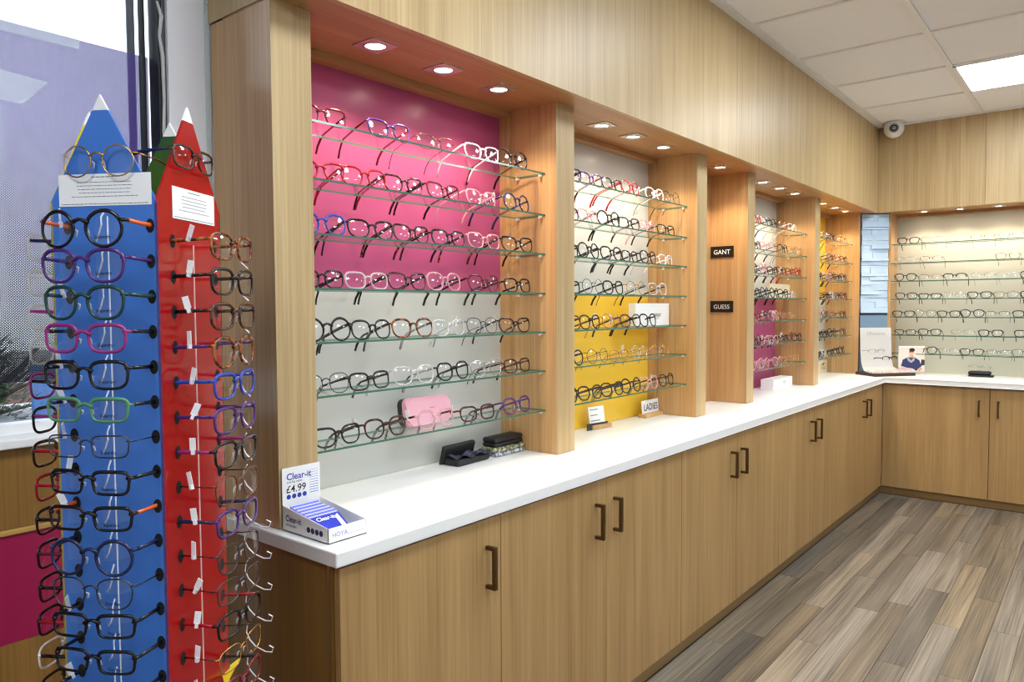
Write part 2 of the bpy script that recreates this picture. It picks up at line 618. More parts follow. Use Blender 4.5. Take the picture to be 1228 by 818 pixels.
# wood cladding below the sill with a magenta band
for (y0, y1) in ((-2.6, -1.45), (-1.447, -0.25), (-0.247, YJ)):
    obj('cladding_panel', box(XWW - 0.018, XWW, y0, y1, 0, 0.709), oak_clad, wl)
    obj('cladding_panel', box(XWW - 0.018, XWW, y0, y1, 0.966, ZSILL - 0.02), oak_clad, wl)
obj('cladding_strip', box(XWW - 0.018, XWW + 0.003, YN, YJ, 0.953, 0.965), wood('oak_strip_grain', (176, 136, 66), (204, 164, 92), 'y', bump=0), wl)
obj('magenta_band', box(XWW - 0.018, XWW - 0.003, YN, YJ, 0.710, 0.953), plain('magenta_band_paint', (158, 20, 74), 0.4), wl, tag='dark magenta band across the cladding')
win = structure(thing('window_1', 'shop window with perforated film', 'window', (-1.95, 0, ZSILL)))
del win['category']
obj('window_sill', box(-2.10, XWW + 0.02, YN, YJ, ZSILL - 0.02, ZSILL), white, win, bevel=0.003)
obj('pane', box(-1.956, -1.950, YN, 0.90, ZSILL, ZHEAD), pane_m, win)
obj('bottom_rail', box(-1.99, -1.935, YN, YJ, ZSILL, ZSILL + 0.022), white, win)
obj('mullion', box(-1.962, -1.957, 0.8535, 0.872, ZSILL + 0.02, ZHEAD), plain('blue_grey_frame', (62, 70, 84), 0.4), win)
obj('mullion', box(-1.945, -1.940, 0.876, 0.890, ZSILL + 0.02, ZHEAD), black_fr, win)
obj('window_frame', box(-1.935, -1.885, 0.897, YJ, ZSILL + 0.02, ZHEAD), black_fr, win)
obj('frame_bead', box(-1.886, -1.880, 0.905, 0.912, ZSILL + 0.02, ZHEAD), plain('dark_grey_bead', (52, 54, 62), 0.4), win)
obj('mullion', box(-1.99, -1.905, -0.90, -0.86, ZSILL + 0.02, ZHEAD), black_fr, win)
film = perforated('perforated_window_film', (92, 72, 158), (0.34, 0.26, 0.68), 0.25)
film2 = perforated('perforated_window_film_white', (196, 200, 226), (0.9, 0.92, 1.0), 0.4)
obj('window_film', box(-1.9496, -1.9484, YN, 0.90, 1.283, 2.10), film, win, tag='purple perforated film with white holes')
obj('film_print', prism([(-1.9482, -0.4, 2.078), (-1.9482, 0.737, 2.078), (-1.9482, 0.738, 2.101), (-1.9482, -0.4, 2.101)], (0.0005, 0, 0)), film2, win, tag='pale printed stripe on the film')
obj('film_print', prism([(-1.9482, 0.2, 1.922), (-1.9482, 0.611, 1.922), (-1.9482, 0.668, 1.983), (-1.9482, 0.571, 1.99), (-1.9482, 0.2, 2.02)], (0.0005, 0, 0)), film2, win, tag='pale printed arrow shape on the film')
# dried sealant trail down the frame
bm = bmesh.new()
tube(bm, [(-1.882, 0.896, 2.225), (-1.880, 0.905, 2.19), (-1.880, 0.899, 2.14), (-1.880, 0.906, 2.09), (-1.880, 0.907, 1.98), (-1.880, 0.904, 1.90), (-1.880, 0.907, 1.85)], [0.003, 0.005, 0.004, 0.005, 0.004, 0.004, 0.002])
obj('sealant_trail', bm, plain('dry_sealant', (190, 188, 184), 0.8), win)

# outside the window
structure(obj('ground_outside', box(-30, -2.1, -14, 16, -0.1, 0.0), plain('pale_paving', (160, 160, 160), 0.9, noise=0.15, nscale=3)), 'pale paving outside the window')
pb = thing('planter', 'pale gravel planter ledge outside the shop window', 'planter', (-2.9, 0.6, 0))
obj('planter_wall', box(-3.3, -2.35, -1.2, 2.2, 0, 1.085), plain('pale_render', (206, 206, 206), 0.9, noise=0.06, nscale=40), pb)
bm = bmesh.new()
for _ in range(260):
    x, y = random.uniform(-3.27, -2.38), random.uniform(0.2, 1.6)
    s = random.uniform(0.004, 0.012)
    bx(bm, x - s, x + s, y - s, y + s, 1.085, 1.085 + s)
g_ = obj('gravel', bm, plain('grey_gravel', (150, 150, 152), 0.9, noise=0.3, nscale=60), pb)
g_['kind'] = 'stuff'
sh = thing('conifer_shrub', 'green needled conifer shrub in the planter outside the window', 'shrub', (-2.95, 0.80, 1.085))
bm = bmesh.new()
rnd = random.Random(3)
for _ in range(26):
    a = rnd.uniform(0, 6.28); h = rnd.uniform(0.02, 0.24); l = rnd.uniform(0.10, 0.24)
    tube(bm, [(-2.95, 0.80, 1.085 + h * 0.3), (-2.95 + math.cos(a) * l, 0.80 + math.sin(a) * l * 0.9, 1.085 + h)], [0.008, 0.003], 5)
obj('branch', bm, plain('bark', (84, 66, 50), 0.9), sh)['kind'] = 'stuff'
bm = bmesh.new()
for _ in range(2600):
    a = rnd.uniform(0, 6.28); l = rnd.uniform(0.02, 0.25); h = rnd.uniform(0.0, 0.27) * (1.15 - l * 2)
    p = Vector((-2.95 + math.cos(a) * l, 0.80 + math.sin(a) * l * 0.9, 1.09 + h))
    d = Vector((math.cos(a), math.sin(a), rnd.uniform(-0.2, 0.9))).normalized() * rnd.uniform(0.02, 0.045)
    s = Vector((-d.y, d.x, rnd.uniform(-0.01, 0.01))).normalized() * 0.004
    v = [bm.verts.new(p - s), bm.verts.new(p + s), bm.verts.new(p + d)]
    bm.faces.new(v)
obj('needles', bm, plain('conifer_needles', (58, 92, 62), 0.7, noise=0.35, nscale=30), sh)['kind'] = 'stuff'
tagm(obj('notice_board', box(-2.75, -2.72, 0.86, 1.4, 1.085, 1.27), plain('sky_blue_board', (90, 150, 225), 0.5)), 'sky blue board standing outside behind the shrub', 'board')
wb = structure(obj('wall_outside', box(-6.4, -6.2, -8, 9, 0, 0.90), plain('red_brick_far', (138, 92, 80), 0.9, noise=0.25, nscale=18)), 'low red brick wall across the street')

# ------------------------------------------------------------------ bulkhead (fascia + soffit)
bh = structure(thing('trim_1', 'oak laminate bulkhead above the display bays', 'trim', (XF, 4, ZS)))
del bh['category']
obj('fascia_panel', box(XF - 0.02, XF, 1.025, 4.0905, ZS, ZC), oak_z, bh)
obj('fascia_panel', box(XF - 0.02, XF, 4.0925, YF, ZS, ZC), oak_z, bh)
obj('end_panel', box(-1.865, XF - 0.0, 1.022, 1.025, ZS + 0.003, ZC), oak_z, bh)
obj('soffit', box(-1.80, XF - 0.02, 1.025, 6.60, ZS, ZS + 0.02), oak_y, bh)
obj('fascia_panel', box(XF, -0.745, YF, YF + 0.02, ZS, ZC), oak_z, bh)
obj('fascia_panel', box(-0.743, 0.9, YF, YF + 0.02, ZS, ZC), oak_z, bh)
obj('fascia_panel', box(0.902, XR, YF, YF + 0.02, ZS, ZC), oak_z, bh)
obj('soffit', box(XF - 0.02, XR, YF + 0.02, 6.76, ZS, ZS + 0.02), oak_x, bh)

# ------------------------------------------------------------------ pillars
PNAME = ['wide wood pillar at the window end of the pink-over-white bay', 'wood pillar between the pink-over-white and white-over-yellow bays', 'wood pillar at the far end of the white-over-yellow bay',
         'wood pillar carrying the two black brand signs', 'wood pillar between the white-over-pink and yellow-over-white bays']
for (y0, y1), lab in zip(PIL, PNAME):
    t = thing('display_pillar', lab, 'pillar', (XP, (y0 + y1) / 2, ZW))
    obj('pillar_core', box(XB - 0.015, XP - 0.003, y0 + 0.0015, y1, ZW + 0.001, ZS), oak_w, t)
    obj('front_facing', box(XP - 0.003, XP, y0, y1, ZW + 0.001, ZS), oak_z, t)
t = thing('display_pillar', 'wood end panel between the yellow-over-white bay and corner stone', 'pillar', (XP, 6.40, ZW))
obj('pillar_core', box(XB - 0.015, XP - 0.001, 6.38, 6.40, ZW + 0.001, ZS), oak_w, t)
t = thing('display_pillar', 'narrow wood end panel between corner stone and back bay', 'pillar', (-1.40, 6.67, ZW))
obj('pillar_core', box(-1.411, -1.391, 6.557, 6.80, ZW + 0.001, ZS), oak_w, t)
t = thing('display_pillar', 'wood pillar between the two sage grey bays of the back wall', 'pillar', (-0.24, 6.67, ZW))
obj('pillar_core', box(-0.30, -0.18, 6.55, 6.80, ZW + 0.001, ZS), oak_w, t)

# ------------------------------------------------------------------ bay back panels
BAYS = [('pink-over-white', 1.14, 2.2, pink_pan, white_pan), ('white-over-yellow', 2.315, 3.375, white_pan, yellow_pan),
        ('white-over-pink', 4.13, 5.228, white_pan, pink_pan), ('yellow-over-white', 5.337, 6.38, yellow_pan, white_pan)]
SPLIT = 1.506
pname = {pink_pan.name: 'pink', white_pan.name: 'pale grey', yellow_pan.name: 'yellow'}
for nm, y0, y1, top, bot in BAYS:
    t = thing('display_bay', 'recessed ' + nm + ' display bay with glossy back panels', 'display bay', (XB, (y0 + y1) / 2, ZW))
    obj('back_panel', box(XB - 0.015, XB, y0, y1, SPLIT + 0.001, ZS), top, t, tag='glossy ' + pname[top.name] + ' upper back panel')
    obj('back_panel', box(XB - 0.015, XB, y0, y1, ZW + 0.001, SPLIT - 0.001), bot, t, tag='glossy ' + pname[bot.name] + ' lower back panel')
    obj('head_batten', box(XB, -1.798, y0, y1, 2.176, ZS - 0.0005), oak_y, t)
    obj('side_batten', box(XB, -1.800, y1 - 0.012, y1, ZW + 0.001, 2.176), oak_w, t)
t = thing('display_bay', 'plain wood lined recess beside the pillar with brand signs', 'display bay', (XB, 3.75, ZW))
obj('back_panel', box(XB - 0.015, -1.80, 3.49, 4.025, ZW + 0.001, ZS), oak_w, t)
t = thing('display_bay', 'pale sage grey display bay on the back wall', 'display bay', (-0.85, YB, ZW))
obj('back_panel', box(-1.391, -0.30, YB, YB + 0.018, ZW + 0.001, ZS), back_pan, t)
obj('head_batten', box(-1.391, -0.30, 6.745, YB, 2.176, ZS - 0.0005), oak_x, t)
t = thing('display_bay', 'empty sage grey bay further along the back wall', 'display bay', (1.5, YB, ZW))
obj('back_panel', box(-0.18, XR, YB, YB + 0.018, ZW + 0.001, ZS), back_pan, t)

# ------------------------------------------------------------------ corner stone facing
P0, P1 = Vector((-1.5835, 6.425, 0)), Vector((-1.411, 6.555, 0))
e = (P1 - P0); WD = e.length; e.normalize()
nn = Vector((e.y, -e.x, 0))


def dbox(bm, s0, s1, d0, d1, z0, z1):
    pts = []
    for z in (z0, z1):
        for s, d in ((s0, d0), (s1, d0), (s1, d1), (s0, d1)):
            q = P0 + e * s + nn * d
            pts.append(bm.verts.new((q.x, q.y, z)))
    for f in ((0, 3, 2, 1), (4, 5, 6, 7), (0, 1, 5, 4), (1, 2, 6, 5), (2, 3, 7, 6), (3, 0, 4, 7)):
        bm.faces.new([pts[i] for i in f])
    return bm


cw = structure(obj('wall_corner', dbox(bmesh.new(), 0.0, WD, -0.03, -0.008, ZW + 0.001, ZS), plain('corner_backing', (120, 132, 144), 0.8)), 'diagonal corner faced in split stone')
z = 1.392
rs = random.Random(11)
while z < ZS - 0.012:
    h = min(rs.choice([0.018, 0.026, 0.034, 0.045]), ZS - z - 0.001)
    cuts = [0.0] + ([rs.uniform(0.3, 0.7) * WD] if rs.random() < 0.6 else []) + [WD]
    for a, b2 in zip(cuts, cuts[1:]):
        bm = dbox(bmesh.new(), a + 0.0008, b2 - 0.0008, -0.009, rs.uniform(-0.004, 0.016), z + 0.0008, z + h - 0.0008)
        for v in bm.verts:
            v.co += Vector((rs.uniform(-1, 1), rs.uniform(-1, 1), rs.uniform(-1, 1))) * 0.0012
        obj('stone', bm, stone_m, cw)
    z += h
obj('black_strip', dbox(bmesh.new(), 0, WD, -0.009, 0.004, 1.378, 1.392), blackp, cw)
for a, b2 in ((0.902, 1.03), (1.032, 1.16), (1.162, 1.32), (1.322, 1.377)):
    obj('painted_board', dbox(bmesh.new(), 0, WD, -0.009, 0.0, a, b2), slate_blue, cw)

# ------------------------------------------------------------------ worktop and cabinets
XW, YWK = -1.331, 6.131
pts = [(XB - 0.015, 1.003), (XW, 1.003), (XW, YWK), (XR, YWK), (XR, YB + 0.018), (XB - 0.015, YB + 0.018)]
bm = prism([(x, y, 0.8638) for x, y in pts], (0, 0, ZW - 0.8638))
tagm(obj('worktop', bm, white_top, bevel=0.004), 'continuous white L-shaped worktop over the wood base cabinets', 'worktop')
XT, YT = -1.3468, 6.159
SE = [1.022, 1.593, 2.164, 2.745, 3.317, 3.894, 4.478, 5.062, 5.640, 6.155]


def handle(t, door, axis, s, out, z0=0.658, z1=0.780):
    """square bow handle; axis 'y' on the long run (out = +x), 'x' on the back run (out = -y)"""
    bm = bmesh.new()
    w = 0.006
    if axis == 'y':
        bx(bm, out + 0.024, out + 0.036, s - w, s + w, z0, z1)
        bx(bm, out, out + 0.026, s - w, s + w, z0, z0 + 0.011)
        bx(bm, out, out + 0.026, s - w, s + w, z1 - 0.011, z1)
    else:
        bx(bm, s - w, s + w, out - 0.036, out - 0.024, z0, z1)
        bx(bm, s - w, s + w, out - 0.026, out, z0, z0 + 0.011)
        bx(bm, s - w, s + w, out - 0.026, out, z1 - 0.011, z1)
    return obj('handle', bm, bronze, door, bevel=0.001, tag='bronze square bow handle')


def cab(label, doors, y0, y1):
    t = thing('base_cabinet', label, 'cabinet', (XT, (y0 + y1) / 2, 0), group='base cabinets of the long run')
    obj('body', box(XB, XT - 0.022, y0, y1, 0.056, 0.862), oak_door, t)
    for a, b2, hs in doors:
        d = obj('door', box(XT - 0.02, XT, a + 0.0015, b2 - 0.0015, 0.060, 0.8545), oak_door, t, bevel=0.0008)
        handle(t, d, 'y', hs, XT)
    return t


c0 = cab('single-door oak cabinet at the window end of the long run', [(SE[0], SE[1], SE[1] - 0.062)], 1.045, SE[1])
obj('end_panel', box(XB, XT - 0.043, 1.022, 1.045, 0.056, 0.862), oak_clad, c0)
obj('edge_strip', box(XT - 0.043, XT - 0.034, 1.021, 1.045, 0.056, 0.862), steel, c0, tag='thin grey metal corner strip')
obj('end_panel', box(XT - 0.034, XT - 0.022, 1.022, 1.045, 0.056, 0.862), oak_clad, c0)
for k, lab in ((1, 'double-door oak cabinet below the black glasses cases'), (3, 'double-door oak cabinet below the ladies sign'), (5, 'double-door oak cabinet below the black brand signs'), (7, 'double-door oak cabinet running into the far corner')):
    a, b2, c = SE[k], SE[k + 1], SE[k + 2]
    cab(lab, [(a, b2, b2 - 0.068), (b2, c, b2 + 0.050)], a + 0.001, c - 0.001)
for n_, (a, b2, c) in enumerate(((-1.3465, -0.651, 0.035), (0.037, 0.63, 1.223), (1.225, 1.82, 2.41))):
    t = thing('base_cabinet', ['double-door oak cabinet on the back wall by the corner', 'oak cabinet on the back wall, second from the corner', 'oak cabinet on the back wall, third from the corner'][n_], 'cabinet', (b2, YT, 0), group='base cabinets of the back run')
    obj('body', box(a + 0.001, c - 0.001, YT + 0.022, YB, 0.116 if 0 else 0.056, 0.862), oak_door, t)
    d = obj('door', box(a + 0.0015, b2 - 0.0025, YT, YT + 0.02, 0.060, 0.8545), oak_door, t, bevel=0.0008)
    handle(t, d, 'x', b2 - 0.063, YT, 0.655, 0.772)
    d = obj('door', box(b2 + 0.0025, c - 0.0015, YT, YT + 0.02, 0.060, 0.8545), oak_door, t, bevel=0.0008)
    handle(t, d, 'x', b2 + 0.052, YT, 0.655, 0.772)
structure(obj('baseboard_left', box(-1.40, XT - 0.018, 1.05, YT + 0.03, 0.0, 0.0555), wood('oak_plinth_grain', (112, 86, 50), (142, 112, 68), 'y')), 'wood plinth under the long cabinet run')
structure(obj('baseboard_back', box(XT - 0.018, XR, YT + 0.018, 6.22, 0.0, 0.0555), wood('oak_plinth_grain_across', (112, 86, 50), (142, 112, 68), 'x')), 'wood plinth under the back cabinets')

# ------------------------------------------------------------------ downlights


def downlight(x, y, label, group, watt=SPOT_WATT):
    t = thing('downlight', label, 'downlight', (x, y, ZS), group=group)
    h = 0.046
    bm = bmesh.new()
    seg = 32
    ring_o, ring_i, ring_t = [], [], []
    for k in range(seg):
        a = 2 * math.pi * k / seg
        c, s = math.cos(a), math.sin(a)
        q = h / max(abs(c), abs(s))
        ring_o.append(bm.verts.new((x + c * q, y + s * q, ZS - 0.004)))
        ring_i.append(bm.verts.new((x + c * 0.034, y + s * 0.034, ZS - 0.004)))
        ring_t.append(bm.verts.new((x + c * q, y + s * q, ZS - 0.0002)))
    for k in range(seg):
        j = (k + 1) % seg
        bm.faces.new((ring_o[k], ring_o[j], ring_i[j], ring_i[k]))
        bm.faces.new((ring_t[k], ring_t[j], ring_o[j], ring_o[k]))
    obj('trim_plate', bm, plate_m, t)
    bm = bmesh.new()
    pr = [(0.034, -0.004), (0.031, -0.0075), (0.0285, -0.004), (0.0285, -0.001)]
    rings = [[bm.verts.new((x + r * math.cos(2 * math.pi * k / seg), y + r * math.sin(2 * math.pi * k / seg), ZS + zz)) for k in range(seg)] for r, zz in pr]
    for i in range(3):
        for k in range(seg):
            bm.faces.new((rings[i][k], rings[i][(k + 1) % seg], rings[i + 1][(k + 1) % seg], rings[i + 1][k]))
    obj('lamp_ring', bm, steel, t, smooth=True)
    obj('lamp', disc(bmesh.new(), (x, y, ZS - 0.0025), 0.0285, 0.002), lamp_m, t, tag='glowing warm lamp')
    li = bpy.data.lights.new('downlight_beam', 'SPOT')
    li.energy = watt
    li.color = SPOT_COL
    li.spot_size = R(125)
    li.spot_blend = 0.55
    li.shadow_soft_size = 0.025
    lo = bpy.data.objects.new('downlight_beam', li)
    C.objects.link(lo)
    lo.parent = t
    lo.location = (0, 0, -0.012)


DL = [('pink-over-white', (1.40, 1.675, 1.943)), ('white-over-yellow', (2.598, 2.854, 3.134)), ('wood lined', (3.776,)), ('white-over-pink', (4.40, 4.69, 4.976)), ('yellow-over-white', (5.59, 5.89, 6.16))]
for nm, yy in DL:
    for k, y in enumerate(yy):
        downlight(-1.640, y, ('single square downlight above the wood lined recess' if len(yy) == 1 else 'square metal downlight over the %s bay, %s from the window' % (nm, ORD[k + 1])), 'downlights over the ' + nm + ' bay')
for k, x in enumerate((-1.17, -0.92, -0.672, -0.43)):
    downlight(x, 6.612, 'square downlight over the back wall bay, %s from the corner' % ORD[k + 1], 'downlights over the back bay', SPOT_WATT * 0.6)

# ------------------------------------------------------------------ glass shelves
SZ = [1.946, 1.794, 1.650, 1.504, 1.359, 1.214, 1.066]
XS0, XS1 = -1.634, -1.776


def shelf(label, x0, x1, y0, y1, z, group, axis):
    t = thing('glass_shelf', label, 'shelf', ((x0 + x1) / 2, (y0 + y1) / 2, z), group=group)
    bm = box(x0, x1, y0, y1, z - 0.006, z)
    for f in bm.faces:
        if abs(f.normal.z) < 0.5 if f.normal.length else False:
            f.material_index = 1
    bm.normal_update()
    for f in bm.faces:
        f.material_index = 0 if abs(f.normal.z) > 0.5 else 1
    obj('glass_plate', bm, [glass_shelf_m, glass_edge_m], t)
    if axis == 'y':
        for px_ in (-1.652, -1.760):
            obj('shelf_peg', disc(bmesh.new(), (px_, y1 - 0.014, z - 0.0105), 0.0045, 0.0138, 'y', 10), peg_m, t, smooth=False)
    else:
        for py in (6.575, 6.68):
            obj('shelf_peg', disc(bmesh.new(), (x0 + 0.0005, py, z - 0.0105), 0.0045, 0.0138, 'x', 10), peg_m, t)
    return t


for nm, y0, y1, _, _ in BAYS:
    for k, z in enumerate(SZ):
        shelf('clear glass shelf, %s from top, in the %s bay' % (ORD[k + 1], nm), XS1, XS0, y0 + 0.001, y1 - 0.001, z, 'glass shelves of the ' + nm + ' bay', 'y')
for k, z in enumerate(SZ):
    shelf('clear glass shelf, %s from top, in the back wall bay' % ORD[k + 1], -1.389, -0.302, 6.56, 6.70, z, 'glass shelves of the back wall bay', 'x')

# ------------------------------------------------------------------ eyeglasses
SHAPE = {  # half width, half height, exponent, taper, outer lift, noun
    'r': (0.0240, 0.0228, 2.0, 0.00, 0.000, 'round'),
    'p': (0.0250, 0.0212, 2.5, 0.08, 0.001, 'panto'),
    's': (0.0268, 0.0188, 3.2, 0.05, 0.001, 'rounded rectangular'),
    'x': (0.0272, 0.0158, 4.5, 0.06, 0.000, 'slim rectangular'),
    'c': (0.0272, 0.0205, 2.6, 0.10, 0.005, 'cat-eye'),
    'b': (0.0280, 0.0228, 2.4, 0.06, 0.002, 'large butterfly'),
    'h': (0.0262, 0.0180, 3.2, 0.05, 0.000, 'half-rim'),
}
GM = {}


def outline(sh, n=30):
    a, b, ex, tp, lift, _ = SHAPE[sh]
    out = []
    for k in range(n):
        th = 2 * math.pi * k / n
        c, s = math.cos(th), math.sin(th)
        x = math.copysign(abs(c) ** (2 / ex), c) * a
        z = math.copysign(abs(s) ** (2 / ex), s) * b
        x *= 1 + tp * z / b
        if z > 0 and x > 0:
            z += lift * (x / a) ** 2
        out.append((x, z))
    return out


def build_glasses(sh, thick, pose):
    """meshes in glasses' own axes: x across, -y the way they face, z up; z = 0 is the lower rim"""
    key = (sh, thick, pose)
    if key in GM:
        return GM[key]
    a, b, ex, tp, lift, _ = SHAPE[sh]
    t = (0.0023 if thick else 0.0012)
    dp = (0.0020 if thick else 0.0010)
    br = 0.0088
    cx = br + a + t
    zc = b + t
    ol = outline(sh)
    n = len(ol)

    def wrap(p):
        return Vector((p.x, p.y + 1.25 * p.x * p.x, p.z))
    tilt = R(9) if pose == 'shelf' else 0.0

    def fin(bm):
        for v in bm.verts:
            v.co = wrap(v.co)
            if tilt:
                y, z = v.co.y, v.co.z
                v.co.y = y * math.cos(tilt) + z * math.sin(tilt)
                v.co.z = z * math.cos(tilt) - y * math.sin(tilt) * 0.0
    bm = bmesh.new()
    seg = 6
    for sx in (1, -1):
        rings = []
        for k in range(n):
            x, z = ol[k]
            x0, z0 = ol[k - 1]; x1, z1 = ol[(k + 1) % n]
            tx, tz = x1 - x0, z1 - z0
            l = math.hypot(tx, tz) or 1
            nx, nz = tz / l, -tx / l
            half = sh == 'h' and z < -0.2 * b
            tt, dd = (0.0005, 0.0006) if half else (t * (1.25 if thick and z > 0 else 1.0), dp)
            ring = []
            for q in range(seg):
                aa = 2 * math.pi * q / seg
                r = math.cos(aa) * tt
                ring.append(bm.verts.new((sx * (cx + x + nx * (r + tt * 0.6)), math.sin(aa) * dd, zc + z + nz * (r + tt * 0.6))))
            rings.append((ring, half))
        for k in range(n):
            r0, h0 = rings[k]; r1, h1 = rings[(k + 1) % n]
            for q in range(seg):
                f = bm.faces.new((r0[q], r0[(q + 1) % seg], r1[(q + 1) % seg], r1[q]))
                f.material_index = 1 if (h0 and h1) else 0
    zb = zc + b * 0.42
    ib = br + (0.001 if thick else 0.0)
    tube(bm, [(-ib - 0.003, 0, zb - 0.002), (-br * 0.5, -0.0005, zb + 0.0025), (0, -0.0008, zb + 0.0035), (br * 0.5, -0.0005, zb + 0.0025), (ib + 0.003, 0, zb - 0.002)], [t * 1.5, t * 1.2, t * 1.1, t * 1.2, t * 1.5], 6)
    hx_ = cx + a + 0.0035
    zh = zc + b * 0.52 + lift
    for sx in (1, -1):
        tube(bm, [(sx * (cx + a * 0.93), 0, zh), (sx * hx_, 0.0012, zh), (sx * (hx_ + 0.0022), 0.007, zh)], [t * 1.3, t * 1.25, t * 1.1], 6)
        # nose pad
        tube(bm, [(sx * (br + 0.0015), 0.0015, zc + b * 0.05), (sx * (br - 0.0005), 0.006, zc - b * 0.1), (sx * (br + 0.001), 0.0065, zc - b * 0.45)], [0.0007, 0.0016, 0.0012], 5, mi=1)
    fin(bm)
    bmesh.ops.recalc_face_normals(bm, faces=bm.faces[:])
    for f in bm.faces:
        f.smooth = True
    me = bpy.data.meshes.new('front_frame'); bm.to_mesh(me); bm.free()
    me.materials.append(lens_m); me.materials.append(clear_cord)
    lens = []
    for sx in (1, -1):
        bm = bmesh.new()
        rr = []
        for s in (1.0, 0.7, 0.36):
            ring = []
            for x, z in ol:
                x2, z2 = x * s, z * s
                ring.append(bm.verts.new((sx * (cx + x2), -0.0034 + (x2 * x2 + z2 * z2) / (2 * 0.10) + 0.0004, zc + z2)))
            rr.append(ring)
        for i in range(2):
            for k in range(n):
                bm.faces.new((rr[i][k], rr[i][(k + 1) % n], rr[i + 1][(k + 1) % n], rr[i + 1][k]))
        cv = bm.verts.new((sx * cx, -0.003, zc))
        for k in range(n):
            bm.faces.new((rr[2][k], rr[2][(k + 1) % n], cv))
        fin(bm)
        bmesh.ops.recalc_face_normals(bm, faces=bm.faces[:])
        for f in bm.faces:
            f.smooth = True
        ml = bpy.data.meshes.new('lens'); bm.to_mesh(ml); bm.free()
        ml.materials.append(lens_m)
        lens.append(ml)
    hinge = wrap(Vector((hx_ + 0.0022, 0.006, zh)))
    if tilt:
        hinge = Vector((hinge.x, hinge.y * math.cos(tilt) + hinge.z * math.sin(tilt), hinge.z * math.cos(tilt)))
    tem = []
    tw = 0.0016 if thick else 0.0009
    for sx in (1, -1):
        bm = bmesh.new()
        hx2 = hinge.x
        if pose == 'shelf':
            p = [(sx * hx2, hinge.y, hinge.z), (sx * (hx2 - 0.001), 0.055, hinge.z * 0.62 + 0.003), (sx * (hx2 - 0.003), 0.112, 0.0058), (sx * (hx2 - 0.005), 0.122, -0.004), (sx * (hx2 - 0.007), 0.133, -0.020), (sx * (hx2 - 0.008), 0.140, -0.038)]
        else:
            sc_ = 0.150 / (2 * hinge.x)
            e_ = (0.066 if pose == 'stand' else 0.0755) / sc_
            p = [(sx * hx2, hinge.y, hinge.z), (sx * (hx2 * 0.5 + e_ * 0.5), 0.038 / sc_, hinge.z - 0.001), (sx * e_, 0.072 / sc_, hinge.z - 0.002), (sx * e_, 0.094 / sc_, hinge.z - 0.006), (sx * e_, 0.104 / sc_, hinge.z - 0.014)]
        m_ = len(p)
        rr = [tw * (1.3 if i > m_ - 4 else 1.0) for i in range(m_)]
        r2 = [(tw * (1.9 if thick else 1.1)) * (1.25 if i > m_ - 4 else 1.0) for i in range(m_)]
        tube(bm, p, rr, 6, r2=r2)
        bmesh.ops.recalc_face_normals(bm, faces=bm.faces[:])
        for f in bm.faces:
            f.smooth = True
        mt = bpy.data.meshes.new('temple'); bm.to_mesh(mt); bm.free()
        mt.materials.append(lens_m)
        tem.append(mt)
    GM[key] = (me, lens, tem, hinge, (cx, zc, a, b))
    return GM[key]


TAG = None


def mslot(o, k, mat):
    o.material_slots[k].link = 'OBJECT'
    o.material_slots[k].material = mat


def part(name, me, root, mat=None):
    o = bpy.data.objects.new(name, me)
    C.objects.link(o)
    o.parent = root
    if mat:
        mslot(o, 0, mat)
    return o


NG = 0


def glasses(spec, loc, rz, label, group, pose='shelf', tagged=None, rx=0.0, rot=None, lens_text=None, size=1.0):
    """spec = shape + colour (+ temple colour)"""
    global TAG, NG
    NG += 1
    sh, cc = spec[0], spec[1]
    tc = spec[2] if len(spec) > 2 else cc
    mat, _, thick = FR[cc]
    me, lens, tem, hinge, dims = build_glasses(sh, thick, pose)
    t = thing('glasses', label, 'glasses', loc, rz, group)
    sc_ = (0.163 * (0.985 + 0.03 * random.random()) if pose == 'shelf' else 0.150) / (2 * hinge.x) * size
    t.scale = (sc_, sc_, sc_)
    if rot:
        t.rotation_euler = rot
    part('front_frame', me, t, mat)
    for l in lens:
        part('lens', l, t)
    for q in tem:
        o = part('temple', q, t, FR[tc][0])
        if tc != cc:
            o['label'] = FR[tc][1] + ' temple'
    if tagged is None:
        tagged = random.random() < 0.22
    if tagged:
        if TAG is None:
            bm = bmesh.new()
            bx(bm, -0.0006, 0.0006, -0.005, 0.005, 0.004, 0.024)
            bx(bm, -0.0025, 0.0025, -0.0025, 0.0025, -0.003, 0.005)
            me_ = bpy.data.meshes.new('price_tag'); bm.to_mesh(me_); bm.free()
            me_.materials.append(white)
            TAG = me_
        p = part('price_tag', TAG, t)
        zz = hinge.z * 0.72 if pose == 'shelf' else hinge.z - 0.001
        p.location = (-hinge.x + 0.0008, 0.042, zz)
        p.rotation_euler = (random.uniform(-0.5, 0.5), 0, random.uniform(-0.6, 0.6))
    if lens_text:
        cx, zc, a, b = dims
        text('lens_print', lens_text, 0.0068, black_ink, t, (cx + 0.002, -0.0036, zc - b * 0.62), (1, 0, 0), (0, 0, 1), bold=0.02, local=True)
    return t


def describe(spec):
    return FR[spec[1]][1] + ' ' + SHAPE[spec[0]][5]


